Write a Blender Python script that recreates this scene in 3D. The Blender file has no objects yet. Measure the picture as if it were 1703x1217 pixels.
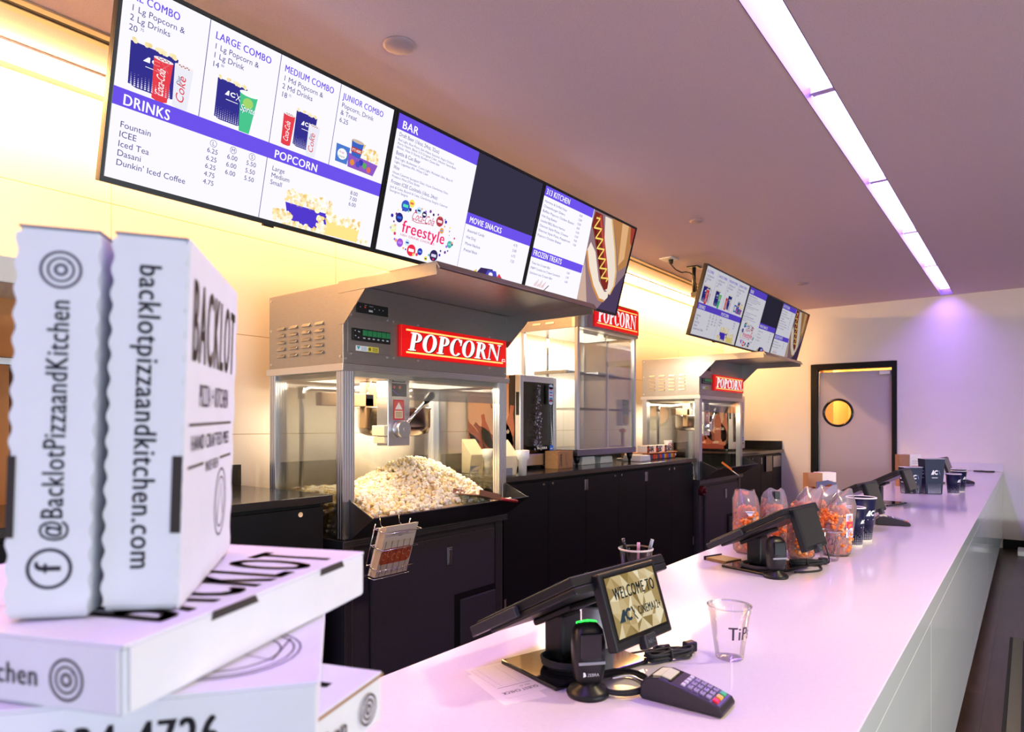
import bpy, math, random
import numpy as np
from mathutils import Vector, Matrix, Euler
random.seed(7)
SC = bpy.context.scene
COL = SC.collection
PI = math.pi
R = math.radians

# ------------------------------------------------------------------ camera
cd = bpy.data.cameras.new('camera')
cam = bpy.data.objects.new('camera', cd)
COL.objects.link(cam)
cam.location = (0.0, 0.0, 1.40)
cam.rotation_euler = (R(90), 0, R(38.03))
cd.sensor_width = 36.0
cd.sensor_fit = 'HORIZONTAL'
cd.lens = 36.0 * 1100.0 / 1703.0
cd.shift_y = (706.0 - 608.5) / 1703.0
cd.clip_start = 0.02
cd.dof.use_dof = True
cd.dof.focus_distance = 2.6
cd.dof.aperture_fstop = 6.3
SC.camera = cam

# ------------------------------------------------------------------ view, world (bright lobby daylight on the open side)
SC.view_settings.view_transform = 'Standard'
SC.view_settings.look = 'None'
SC.view_settings.exposure = 0.12
SC.view_settings.gamma = 1.0
SC.view_settings.use_curve_mapping = False
SC.cycles.use_denoising = True
SC.cycles.max_bounces = 8
SC.cycles.transparent_max_bounces = 24
SC.cycles.caustics_reflective = False
SC.cycles.caustics_refractive = False
SC.cycles.sample_clamp_indirect = 6.0
w = bpy.data.worlds.new('world')
SC.world = w
w.use_nodes = True
w.node_tree.nodes['Background'].inputs[0].default_value = (0.74, 0.85, 1.0, 1)
w.node_tree.nodes['Background'].inputs[1].default_value = 0.85

SLOT_COL, SLOT_POW = (0.40, 0.20, 1.0), 29.0      # violet ceiling slot
COVE_COL, COVE_POW = (1.0, 0.54, 0.20), 62.0      # warm strip along the popcorn wall


def area(name, loc, rot, sx, sy, col, energy):
    ld = bpy.data.lights.new(name, 'AREA')
    ld.shape = 'RECTANGLE'; ld.size = sx; ld.size_y = sy
    ld.color = col; ld.energy = energy
    o = bpy.data.objects.new(name, ld); COL.objects.link(o)
    o.location = loc; o.rotation_euler = rot
    return o


def point(name, loc, col, energy, r=0.04, parent=None):
    ld = bpy.data.lights.new(name, 'POINT')
    ld.color = col; ld.energy = energy; ld.shadow_soft_size = r
    o = bpy.data.objects.new(name, ld); COL.objects.link(o)
    o.location = loc
    if parent: o.parent = parent
    return o


# daylight from the lobby windows on the customer side
area('lobby_window_light', (5.8, 1.5, 0.85), (0, R(90), 0), 1.4, 7.0, (0.82, 0.94, 1.0), 240)
# warm recessed downlights over the customer side, out of frame
for _y, _e in ((0.6, 5), (2.3, 50)):
    area('downlight', (0.75, _y, 2.92), (0, 0, 0), 0.16, 0.16, (1.0, 0.78, 0.46), _e)


# ------------------------------------------------------------------ helpers: colours and materials
def lin(h):
    h = h.lstrip('#')
    out = []
    for i in (0, 2, 4):
        c = int(h[i:i + 2], 16) / 255.0
        out.append(c / 12.92 if c <= 0.04045 else ((c + 0.055) / 1.055) ** 2.4)
    return tuple(out) + (1.0,)


def mat(name, col, rough=0.5, metal=0.0, spec=0.5, noise=None, bump=None, emit=None, coat=0.0, stretch=None):
    """principled; noise=(scale, amount) varies the value, bump=(scale, strength)"""
    m = bpy.data.materials.new(name); m.use_nodes = True
    nt = m.node_tree; b = nt.nodes['Principled BSDF']
    c = lin(col) if isinstance(col, str) else tuple(col) + (1.0,)
    b.inputs['Base Color'].default_value = c
    b.inputs['Roughness'].default_value = rough
    b.inputs['Metallic'].default_value = metal
    b.inputs['Specular IOR Level'].default_value = spec
    b.inputs['Coat Weight'].default_value = coat
    tc = None
    def coords():
        t = nt.nodes.new('ShaderNodeTexCoord'); mp = nt.nodes.new('ShaderNodeMapping')
        nt.links.new(t.outputs['Object'], mp.inputs['Vector'])
        if stretch: mp.inputs['Scale'].default_value = stretch
        return mp
    if noise:
        mp = coords()
        n = nt.nodes.new('ShaderNodeTexNoise'); n.inputs['Scale'].default_value = noise[0]; n.inputs['Detail'].default_value = 4
        nt.links.new(mp.outputs[0], n.inputs['Vector'])
        r = nt.nodes.new('ShaderNodeMapRange'); r.inputs[1].default_value = 0.3; r.inputs[2].default_value = 0.7
        r.inputs[3].default_value = 1 - noise[1]; r.inputs[4].default_value = 1 + noise[1]
        nt.links.new(n.outputs['Fac'], r.inputs[0])
        mx = nt.nodes.new('ShaderNodeMix'); mx.data_type = 'RGBA'; mx.blend_type = 'MULTIPLY'; mx.inputs[0].default_value = 1
        mx.inputs[6].default_value = c
        nt.links.new(r.outputs[0], mx.inputs[7])
        nt.links.new(mx.outputs[2], b.inputs['Base Color'])
    if bump:
        mp = coords()
        n = nt.nodes.new('ShaderNodeTexNoise'); n.inputs['Scale'].default_value = bump[0]; n.inputs['Detail'].default_value = 3
        nt.links.new(mp.outputs[0], n.inputs['Vector'])
        bp = nt.nodes.new('ShaderNodeBump'); bp.inputs['Strength'].default_value = bump[1]; bp.inputs['Distance'].default_value = 0.01
        nt.links.new(n.outputs['Fac'], bp.inputs['Height'])
        nt.links.new(bp.outputs[0], b.inputs['Normal'])
    if emit:
        b.inputs['Emission Color'].default_value = lin(emit[0]) if isinstance(emit[0], str) else tuple(emit[0]) + (1,)
        b.inputs['Emission Strength'].default_value = emit[1]
    return m


def emis(name, col, s):
    m = bpy.data.materials.new(name); m.use_nodes = True
    nt = m.node_tree; nt.nodes.clear()
    e = nt.nodes.new('ShaderNodeEmission'); o = nt.nodes.new('ShaderNodeOutputMaterial')
    e.inputs[0].default_value = lin(col) if isinstance(col, str) else tuple(col) + (1.0,)
    e.inputs[1].default_value = s
    nt.links.new(e.outputs[0], o.inputs[0])
    return m


def clear(name, tint=(0.97, 0.98, 0.97), rough=0.02, refl=1.0, haze=0.0, hazecol=(0.9, 0.9, 0.9), ior=1.45):
    """thin glass or plastic film: transparent, with Fresnel reflection and an optional milky haze"""
    m = bpy.data.materials.new(name); m.use_nodes = True
    nt = m.node_tree; nt.nodes.clear()
    o = nt.nodes.new('ShaderNodeOutputMaterial')
    t = nt.nodes.new('ShaderNodeBsdfTransparent'); t.inputs[0].default_value = tuple(tint) + (1,)
    g = nt.nodes.new('ShaderNodeBsdfGlossy'); g.inputs['Roughness'].default_value = rough
    f = nt.nodes.new('ShaderNodeFresnel'); f.inputs[0].default_value = ior
    k = nt.nodes.new('ShaderNodeMath'); k.operation = 'MULTIPLY'; k.inputs[1].default_value = refl
    nt.links.new(f.outputs[0], k.inputs[0])
    base = t
    if haze:
        d = nt.nodes.new('ShaderNodeBsdfDiffuse'); d.inputs[0].default_value = tuple(hazecol) + (1,)
        h = nt.nodes.new('ShaderNodeMixShader'); h.inputs[0].default_value = haze
        nt.links.new(t.outputs[0], h.inputs[1]); nt.links.new(d.outputs[0], h.inputs[2])
        base = h
    x = nt.nodes.new('ShaderNodeMixShader')
    nt.links.new(k.outputs[0], x.inputs[0]); nt.links.new(base.outputs[0], x.inputs[1]); nt.links.new(g.outputs[0], x.inputs[2])
    nt.links.new(x.outputs[0], o.inputs[0])
    return m


_cm = {}
def ink(h, rough=0.55):
    k = ('i', h, rough)
    if k not in _cm: _cm[k] = mat('ink_' + h.strip('#'), h, rough)
    return _cm[k]
def glow(h, s):
    k = ('g', h, s)
    if k not in _cm: _cm[k] = emis('screen_' + h.strip('#'), h, s)
    return _cm[k]


# ------------------------------------------------------------------ helpers: meshes
class MB:
    def __init__(s, o=(0, 0, 0)):
        s.v = []; s.f = []; s.m = []; s.sm = []; s.o = Vector(o)
    def add(s, vs, fs, m=0, smooth=False, M=None):
        b = len(s.v)
        for p in vs:
            p = Vector(p)
            if M is not None: p = M @ p
            s.v.append(tuple(p - s.o))
        for f in fs:
            s.f.append([b + i for i in f]); s.m.append(m); s.sm.append(smooth)
        return s
    def box(s, x0, x1, y0, y1, z0, z1, m=0, M=None):
        x0, x1 = sorted((x0, x1)); y0, y1 = sorted((y0, y1)); z0, z1 = sorted((z0, z1))
        return s.add([(x0, y0, z0), (x1, y0, z0), (x1, y1, z0), (x0, y1, z0), (x0, y0, z1), (x1, y0, z1), (x1, y1, z1), (x0, y1, z1)],
                     [(0, 3, 2, 1), (4, 5, 6, 7), (0, 1, 5, 4), (1, 2, 6, 5), (2, 3, 7, 6), (3, 0, 4, 7)], m, False, M)
    def cyl(s, p0, p1, r0, r1=None, n=24, m=0, smooth=True, M=None, caps=True):
        r1 = r0 if r1 is None else r1
        p0 = Vector(p0); p1 = Vector(p1); d = (p1 - p0).normalized()
        a = d.orthogonal().normalized(); b = d.cross(a)
        vs = []
        for p, r in ((p0, r0), (p1, r1)):
            for i in range(n):
                t = 2 * PI * i / n
                vs.append(p + a * (r * math.cos(t)) + b * (r * math.sin(t)))
        s.add(vs, [(i, (i + 1) % n, n + (i + 1) % n, n + i) for i in range(n)], m, smooth, M)
        if caps:
            s.add(vs[:n], [tuple(range(n - 1, -1, -1))], m, False, M)
            s.add(vs[n:], [tuple(range(n))], m, False, M)
        return s
    def tube(s, pts, r, n=8, m=0, closed=False, M=None):
        pts = [Vector(p) for p in pts]; k = len(pts)
        vs = []; up = None
        for i, p in enumerate(pts):
            q0 = pts[i - 1] if (i or closed) else p
            q1 = pts[(i + 1) % k] if (i < k - 1 or closed) else p
            d = (q1 - q0)
            d = d.normalized() if d.length > 1e-9 else Vector((0, 0, 1))
            a = d.orthogonal().normalized() if up is None else (up - d * up.dot(d))
            if a.length < 1e-6: a = d.orthogonal()
            a.normalize(); up = a; b = d.cross(a)
            for j in range(n):
                t = 2 * PI * j / n
                vs.append(p + a * (r * math.cos(t)) + b * (r * math.sin(t)))
        fs = []
        for i in range(k if closed else k - 1):
            i2 = (i + 1) % k
            for j in range(n):
                fs.append((i * n + j, i * n + (j + 1) % n, i2 * n + (j + 1) % n, i2 * n + j))
        s.add(vs, fs, m, True, M)
        if not closed:
            s.add(vs[:n], [tuple(range(n - 1, -1, -1))], m, False, M)
            s.add(vs[-n:], [tuple(range(n))], m, False, M)
        return s
    def lathe(s, c, prof, n=32, m=0, M=None, sx=1.0, sy=1.0, smooth=True):
        c = Vector(c); vs = []
        for r, z in prof:
            for i in range(n):
                t = 2 * PI * i / n
                vs.append(c + Vector((r * math.cos(t) * sx, r * math.sin(t) * sy, z)))
        fs = []
        for k in range(len(prof) - 1):
            for i in range(n):
                fs.append((k * n + i, k * n + (i + 1) % n, (k + 1) * n + (i + 1) % n, (k + 1) * n + i))
        return s.add(vs, fs, m, smooth, M)
    def prism(s, poly, axis, a, b, m=0, M=None):
        """poly in the plane across axis ('x': (y,z), 'y': (x,z), 'z': (x,y)), extruded from a to b"""
        def p3(p, t):
            return {'x': (t, p[0], p[1]), 'y': (p[0], t, p[1]), 'z': (p[0], p[1], t)}[axis]
        n = len(poly)
        vs = [p3(p, a) for p in poly] + [p3(p, b) for p in poly]
        fs = [tuple(range(n - 1, -1, -1)), tuple(range(n, 2 * n))] + [(i, (i + 1) % n, n + (i + 1) % n, n + i) for i in range(n)]
        return s.add(vs, fs, m, False, M)
    def ellipsoid(s, c, r, n=16, k=10, m=0, M=None):
        prof = [(math.sin(PI * i / k), -math.cos(PI * i / k)) for i in range(k + 1)]
        c = Vector(c); vs = []
        for q, z in prof:
            for i in range(n):
                t = 2 * PI * i / n
                vs.append(c + Vector((q * math.cos(t) * r[0], q * math.sin(t) * r[1], z * r[2])))
        fs = [(a * n + i, a * n + (i + 1) % n, (a + 1) * n + (i + 1) % n, (a + 1) * n + i) for a in range(k) for i in range(n)]
        return s.add(vs, fs, m, True, M)
    def build(s, name, mats, parent=None, bevel=0.0, seg=2, fix=True, loc=None):
        me = bpy.data.meshes.new(name)
        me.from_pydata(s.v, [], s.f)
        for mm in (mats if isinstance(mats, (list, tuple)) else [mats]): me.materials.append(mm)
        me.polygons.foreach_set('material_index', s.m)
        me.polygons.foreach_set('use_smooth', s.sm)
        me.update()
        o = bpy.data.objects.new(name, me); COL.objects.link(o)
        if parent is not None: o.parent = parent
        else: o.location = s.o if loc is None else loc
        if fix:
            import bmesh
            bm = bmesh.new(); bm.from_mesh(me)
            bmesh.ops.remove_doubles(bm, verts=bm.verts, dist=1e-6)
            bmesh.ops.recalc_face_normals(bm, faces=bm.faces)
            bm.to_mesh(me); bm.free()
        if bevel:
            md = o.modifiers.new('bevel', 'BEVEL'); md.width = bevel; md.segments = seg
            md.limit_method = 'ANGLE'; md.angle_limit = R(40); md.harden_normals = False
        return o


def thing(name, label, cat, loc=(0, 0, 0), rz=0.0, group=None):
    o = bpy.data.objects.new(name, None); COL.objects.link(o)
    o.empty_display_size = 0.05
    o.location = loc; o.rotation_euler = (0, 0, rz)
    o['label'] = label; o['category'] = cat
    if group: o['group'] = group
    return o
def tag(o, label, cat, group=None, kind=None):
    o['label'] = label; o['category'] = cat
    if group: o['group'] = group
    if kind: o['kind'] = kind
    return o
def struct(o):
    o['kind'] = 'structure'
    return o
def plabel(o, label):
    o['label'] = label
    return o
def dup(root, loc=None, rz=None, label=None, group=None, skip=()):
    def cp(o, parent):
        c = o.copy(); COL.objects.link(c)
        if parent is not None: c.parent = parent
        for ch in list(o.children):
            if ch.name.split('.')[0] not in skip: cp(ch, c)
        return c
    r = cp(root, None)
    if loc is not None: r.location = loc
    if rz is not None: r.rotation_euler = (0, 0, rz)
    if label: r['label'] = label
    if group: r['group'] = group
    return r


# ------------------------------------------------------------------ helpers: lettering and flat graphics
_glyph = {}
def _prep_glyphs():
    chars = [chr(i) for i in range(33, 127)]
    tmp = []
    for bold in (0,):
        for ch in chars:
            pair = []
            for body in (ch, '|' + ch + '|'):
                cu = bpy.data.curves.new('g', 'FONT'); cu.body = body; cu.size = 1.0; cu.resolution_u = 3
                cu.dimensions = '2D'; cu.fill_mode = 'FRONT'
                o = bpy.data.objects.new('g', cu); COL.objects.link(o); pair.append(o)
            tmp.append((ch, bold, pair))
    for bold in (0,):
        cu = bpy.data.curves.new('g', 'FONT'); cu.body = '||'; cu.size = 1.0;
        cu.dimensions = '2D'; cu.fill_mode = 'FRONT'
        o = bpy.data.objects.new('g', cu); COL.objects.link(o); tmp.append(('||', bold, [o, o]))
    dg = bpy.context.evaluated_depsgraph_get(); dg.update()
    wid = {}
    for ch, bold, pair in tmp:
        me = pair[0].evaluated_get(dg).to_mesh()
        n = len(me.vertices); co = np.empty(n * 3); me.vertices.foreach_get('co', co)
        co = co.reshape(-1, 3)[:, :2]
        fs = [tuple(p.vertices) for p in me.polygons]
        if ch == '||':
            wid[bold] = co[:, 0].max() - co[:, 0].min()
        else:
            _glyph[(ch, bold)] = [co.copy(), fs, 0.0]
        pair[0].evaluated_get(dg).to_mesh_clear()
        if ch != '||':
            me = pair[1].evaluated_get(dg).to_mesh()
            n = len(me.vertices); co = np.empty(n * 3); me.vertices.foreach_get('co', co)
            _glyph[(ch, bold)][2] = co.reshape(-1, 3)[:, 0].max() - co.reshape(-1, 3)[:, 0].min()
            pair[1].evaluated_get(dg).to_mesh_clear()
    for k in _glyph: _glyph[k][2] -= wid[k[1]]
    for ch, bold, pair in tmp:
        for o in set(pair):
            cu = o.data
            bpy.data.objects.remove(o); bpy.data.curves.remove(cu)
_prep_glyphs()


class Art:
    """flat graphics: coloured polygons and lettering in layers, mapped onto a surface"""
    def __init__(s): s.items = []      # (verts Nx2, faces, colour, layer)
    def poly(s, pts, c, l=1):
        s.items.append((np.array(pts, float), [tuple(range(len(pts)))], c, l)); return s
    def rect(s, x0, x1, y0, y1, c, l=1): return s.poly([(x0, y0), (x1, y0), (x1, y1), (x0, y1)], c, l)
    def ell(s, x, y, rx, ry, c, l=1, n=20):
        return s.poly([(x + rx * math.cos(2 * PI * i / n), y + ry * math.sin(2 * PI * i / n)) for i in range(n)], c, l)
    def ring(s, x, y, rx, ry, ix, iy, c, l=1, a0=0.0, a1=360.0, n=28, dx=0.0):
        v = []; f = []
        for i in range(n + 1):
            t = R(a0 + (a1 - a0) * i / n)
            v.append((x + rx * math.cos(t), y + ry * math.sin(t))); v.append((x + dx + ix * math.cos(t), y + iy * math.sin(t)))
        for i in range(n): f.append((2 * i, 2 * i + 2, 2 * i + 3, 2 * i + 1))
        s.items.append((np.array(v, float), f, c, l)); return s
    def line(s, pts, wd, c, l=1):
        pts = [np.array(p, float) for p in pts]; v = []; f = []
        for i, p in enumerate(pts):
            d = pts[min(i + 1, len(pts) - 1)] - pts[max(i - 1, 0)]
            d = d / (np.linalg.norm(d) + 1e-12); nrm = np.array((-d[1], d[0])) * wd / 2
            v += [p + nrm, p - nrm]
        for i in range(len(pts) - 1): f.append((2 * i, 2 * i + 2, 2 * i + 3, 2 * i + 1))
        s.items.append((np.array(v), f, c, l)); return s
    def text(s, t, x, y, h, c, l=2, bold=0, sx=1.0, shear=0.0, rot=0.0, align='l', width=None):
        """h = cap height; width stretches the line to a given length"""
        k = h / 0.70
        adv = []; tot = 0.0
        for ch in t:
            a = 0.30 if ch == ' ' else _glyph.get((ch, 0), _glyph[('?', 0)])[2] + .045 * bold
            adv.append(tot); tot += a
        if width: sx = width / (tot * k)
        off = {'l': 0, 'c': -tot / 2, 'r': -tot}[align]
        ca, sa = math.cos(rot), math.sin(rot)
        for ch, a in zip(t, adv):
            if ch == ' ': continue
            co, fs, _ = _glyph.get((ch, 0), _glyph[('?', 0)])
            for db in ((0.0, .022 * bold, .044 * bold) if bold else (0.0,)):        # a heavier stroke
                px = (co[:, 0] + a + off + db) * k * sx + co[:, 1] * k * shear
                py = co[:, 1] * k
                v = np.stack([x + px * ca - py * sa, y + px * sa + py * ca], 1)
                s.items.append((v, fs, c, l))
        return s
    def build(s, name, parent, fmap, matf, dz=0.0004, o=(0, 0, 0)):
        cols = []; V = []; F = []; MI = []
        for v, fs, c, l in s.items:
            if c not in cols: cols.append(c)
            ci = cols.index(c); b = len(V)
            for p in v: V.append(tuple(Vector(fmap(p[0], p[1], l * dz)) - Vector(o)))
            for f in fs: F.append([b + i for i in f]); MI.append(ci)
        me = bpy.data.meshes.new(name); me.from_pydata(V, [], F)
        for c in cols: me.materials.append(matf(c))
        me.polygons.foreach_set('material_index', MI); me.update()
        ob = bpy.data.objects.new(name, me); COL.objects.link(ob)
        if parent is not None: ob.parent = parent
        else: ob.location = o
        return ob


def plane_map(o, ex, ey):
    o = Vector(o); ex = Vector(ex).normalized(); ey = Vector(ey).normalized(); n = ex.cross(ey)
    return lambda x, y, h: o + ex * x + ey * y + n * h


def popcorn_letters(a, x, y, h, w, c, l=2, shear=0.22):
    """heavy slanted serif capitals spelling POPCORN, drawn from strokes"""
    g = Art()
    T = 0.22                                     # stem
    def stem(x0, wd=T, y0=0, y1=1.0, ser=0.09, s0=True, s1=True):
        g.rect(x0, x0 + wd, y0, y1, c)
        if s0: g.rect(x0 - ser, x0 + wd + ser, 0, .055, c)
        if s1: g.rect(x0 - ser, x0 + wd + ser * .3, .945, 1.0, c)
    def P(x0):
        stem(x0 + .1)
        g.ring(x0 + .34, .735, .30, .265, .09, .205, c, a0=-90, a1=90)
        g.rect(x0 + .3, x0 + .36, .94, 1.0, c); g.rect(x0 + .3, x0 + .36, .47, .53, c)
        return .70
    def O(x0):
        g.ring(x0 + .40, .5, .39, .53, .17, .46, c)
        return .84
    def Cc(x0):
        g.ring(x0 + .40, .5, .39, .53, .17, .46, c, a0=42, a1=318)
        g.rect(x0 + .60, x0 + .68, .62, .98, c)
        g.poly([(x0 + .5, .9), (x0 + .66, .70), (x0 + .68, .82)], c)
        return .74
    def Rr(x0):
        stem(x0 + .1)
        g.ring(x0 + .34, .745, .29, .255, .09, .20, c, a0=-90, a1=90)
        g.rect(x0 + .3, x0 + .36, .94, 1.0, c); g.rect(x0 + .3, x0 + .36, .49, .55, c)
        g.poly([(x0 + .34, .52), (x0 + .54, .54), (x0 + .74, .06), (x0 + .84, 0), (x0 + .60, 0)], c)
        return .80
    def N(x0):
        g.rect(x0 + .12, x0 + .19, 0, 1, c); g.rect(x0 + .72, x0 + .79, 0, 1, c)
        g.poly([(x0 + .06, 1), (x0 + .32, 1), (x0 + .80, 0), (x0 + .72, 0)], c)
        g.rect(x0 + .03, x0 + .28, 0, .055, c); g.rect(x0 + .62, x0 + .88, .945, 1, c); g.rect(x0, x0 + .2, .945, 1, c)
        return .90
    t = 0.0
    for fn in (P, O, P, Cc, O, Rr, N): t += fn(t)
    k = (w - shear * h) / t
    for v, fs, cc, _ in g.items:
        q = v.copy()
        q[:, 0] = x + v[:, 0] * k + v[:, 1] * h * shear
        q[:, 1] = y + v[:, 1] * h
        a.items.append((q, fs, cc, l))
    return a


# ------------------------------------------------------------------ materials
M = {}
M['wall'] = mat('wall_paint', '#f2ece4', 0.6, noise=(3, 0.02))
M['ceil'] = mat('ceiling_paint', (0.70, 0.53, 0.55), 0.8, noise=(260, 0.10))
M['black'] = mat('black_laminate', (0.007, 0.007, 0.008), 0.5, spec=0.2)
M['blacktop'] = mat('black_worktop', (0.014, 0.014, 0.015), 0.16)
M['blackmetal'] = mat('black_metal', (0.02, 0.02, 0.022), 0.4)
M['blackplastic'] = mat('black_plastic', (0.008, 0.008, 0.009), 0.36, spec=0.35)
M['glossblack'] = mat('gloss_black', (0.008, 0.008, 0.01), 0.06)
M['rubber'] = mat('rubber', (0.02, 0.02, 0.022), 0.7)
M['quartz'] = mat('white_quartz', (0.80, 0.78, 0.79), 0.10, noise=(120, 0.02))
M['gloss_white'] = mat('gloss_white_panel', (0.76, 0.79, 0.80), 0.08)
M['steel'] = mat('brushed_steel', (0.40, 0.385, 0.37), 0.30, 1.0, noise=(30, 0.08), stretch=(1, 1, 18))
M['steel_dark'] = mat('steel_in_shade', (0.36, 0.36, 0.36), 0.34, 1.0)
M['alu'] = mat('aluminium_trim', (0.70, 0.70, 0.72), 0.28, 1.0)
M['chrome'] = mat('chrome', (0.8, 0.8, 0.8), 0.08, 1.0)
M['kettle'] = mat('kettle_steel', (0.42, 0.36, 0.32), 0.22, 1.0)
M['cab_dark'] = mat('machine_cabinet', (0.042, 0.038, 0.05), 0.42, noise=(200, 0.15))
M['card'] = mat('corrugated_card', '#a87c52', 0.8, noise=(40, 0.08))
M['white_card'] = mat('white_card', '#e4e6ee', 0.6, noise=(25, 0.02))
M['cream'] = mat('cream_plastic', '#e9d9b4', 0.4)
M['white_plastic'] = mat('white_plastic', '#eceae6', 0.35)
M['white_paper'] = mat('white_paper', '#efece8', 0.7)
M['brownpaper'] = mat('grey_paper', '#c3b7a6', 0.75)
M['glass'] = clear('clear_glass', (0.96, 0.97, 0.96), 0.01, 0.8)
M['flap'] = clear('clear_flap', (0.96, 0.96, 0.96), 0.03, 0.8, haze=0.03)
M['film'] = clear('bag_film', (0.98, 0.96, 0.98), 0.16, 1.0, haze=0.17, hazecol=(0.98, 0.90, 0.98))
M['cupclear'] = clear('clear_cup', (0.985, 0.975, 0.985), 0.05, 0.55, haze=0.02)
M['smoke'] = clear('smoked_glass', (0.50, 0.45, 0.40), 0.02, 0.8)
M['darkglass'] = mat('dark_glass', (0.006, 0.006, 0.008), 0.03)
M['navy'] = mat('navy_card', '#14173a', 0.4, spec=0.25)
M['slot'] = emis('slot_diffuser', SLOT_COL, SLOT_POW)
M['cove'] = emis('cove_diffuser', COVE_COL, COVE_POW)
M['red'] = mat('red_sign_glow', '#d40d10', 0.25, emit=('#e00808', 0.55))  # glow added to the red to keep the sign faces bright

# ------------------------------------------------------------------ setting
XW, YB, ZC = -3.46, 9.34, 2.93
YF = -2.6
mf = mat('wood_floor', '#4a352b', 0.35)
def _floor(m):
    nt = m.node_tree; b = nt.nodes['Principled BSDF']
    t = nt.nodes.new('ShaderNodeTexCoord'); mp = nt.nodes.new('ShaderNodeMapping'); mp.inputs['Rotation'].default_value = (0, 0, R(90))
    br = nt.nodes.new('ShaderNodeTexBrick'); br.inputs['Scale'].default_value = 1.0
    br.inputs['Brick Width'].default_value = 1.2; br.inputs['Row Height'].default_value = 0.18; br.inputs['Mortar Size'].default_value = 0.002
    br.inputs['Color1'].default_value = lin('#54403a'); br.inputs['Color2'].default_value = lin('#3c2a24'); br.inputs['Mortar'].default_value = lin('#1c1410')
    n = nt.nodes.new('ShaderNodeTexNoise'); n.inputs['Scale'].default_value = 5; n.inputs['Detail'].default_value = 6
    mp2 = nt.nodes.new('ShaderNodeMapping'); mp2.inputs['Scale'].default_value = (6, 0.7, 1)
    nt.links.new(t.outputs['Object'], mp.inputs[0]); nt.links.new(mp.outputs[0], br.inputs['Vector'])
    nt.links.new(t.outputs['Object'], mp2.inputs[0]); nt.links.new(mp2.outputs[0], n.inputs['Vector'])
    x = nt.nodes.new('ShaderNodeMix'); x.data_type = 'RGBA'; x.blend_type = 'OVERLAY'; x.inputs[0].default_value = 0.7
    nt.links.new(br.outputs['Color'], x.inputs[6]); nt.links.new(n.outputs['Fac'], x.inputs[7])
    nt.links.new(x.outputs[2], b.inputs['Base Color'])
_floor(mf)
struct(MB().box(XW - .1, 6.0, YF, YB + 0.1, -0.1, 0.0).build('floor', mf))

SX0, SX1, SYE = -0.826, -0.698, 9.27          # ceiling slot
c = MB()
for (a, b_, y0, y1) in ((XW - .1, SX0, YF, YB + .1), (SX1, 6.1, YF, YB + .1), (SX0, SX1, SYE, YB + .1)):
    c.box(a, b_, y0, y1, ZC, ZC + 0.12)
struct(c.build('ceiling', M['ceil']))

mw = mat('wall_panels', '#f4e9da', 0.55)
def _seams(m):
    nt = m.node_tree; b = nt.nodes['Principled BSDF']
    t = nt.nodes.new('ShaderNodeTexCoord'); sp = nt.nodes.new('ShaderNodeSeparateXYZ'); nt.links.new(t.outputs['Object'], sp.inputs[0])
    def seam(out, off, per, wd):
        a = nt.nodes.new('ShaderNodeMath'); a.operation = 'SUBTRACT'; a.inputs[1].default_value = off; nt.links.new(out, a.inputs[0])
        d = nt.nodes.new('ShaderNodeMath'); d.operation = 'DIVIDE'; d.inputs[1].default_value = per; nt.links.new(a.outputs[0], d.inputs[0])
        f = nt.nodes.new('ShaderNodeMath'); f.operation = 'FRACT'; nt.links.new(d.outputs[0], f.inputs[0])
        l = nt.nodes.new('ShaderNodeMath'); l.operation = 'LESS_THAN'; l.inputs[1].default_value = wd / per; nt.links.new(f.outputs[0], l.inputs[0])
        return l
    h = seam(sp.outputs['Z'], 2.455 - 6 * 0.555, 0.555, 0.004); v = seam(sp.outputs['Y'], 2.61 - 10 * 1.3, 1.3, 0.003)
    mx = nt.nodes.new('ShaderNodeMath'); mx.operation = 'MAXIMUM'; nt.links.new(h.outputs[0], mx.inputs[0]); nt.links.new(v.outputs[0], mx.inputs[1])
    x = nt.nodes.new('ShaderNodeMix'); x.data_type = 'RGBA'; x.inputs[6].default_value = lin('#f4e9da'); x.inputs[7].default_value = lin('#b99c72')
    nt.links.new(mx.outputs[0], x.inputs[0]); nt.links.new(x.outputs[2], b.inputs['Base Color'])
_seams(mw)
struct(MB().box(XW - .1, XW, YF, YB + .1, 0, ZC).build('wall_left', mw))

# back wall with the door opening
DX0, DX1, DZ = -2.198, -1.338, 2.115
wb = MB()
wb.box(XW, DX0, YB, YB + .1, 0, ZC).box(DX1, 6.1, YB, YB + .1, 0, ZC).box(DX0, DX1, YB, YB + .1, DZ, ZC)
struct(wb.build('wall_back', M['wall']))
struct(MB().box(6.0, 6.1, YF, YB, 2.35, ZC).box(6.0, 6.1, 3.6, YB, 0, 2.35).build('wall_right', M['wall']))
struct(MB().box(-0.235, 6.0, YB - .012, YB, 0, 0.105).build('baseboard_back', M['black']))

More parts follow.
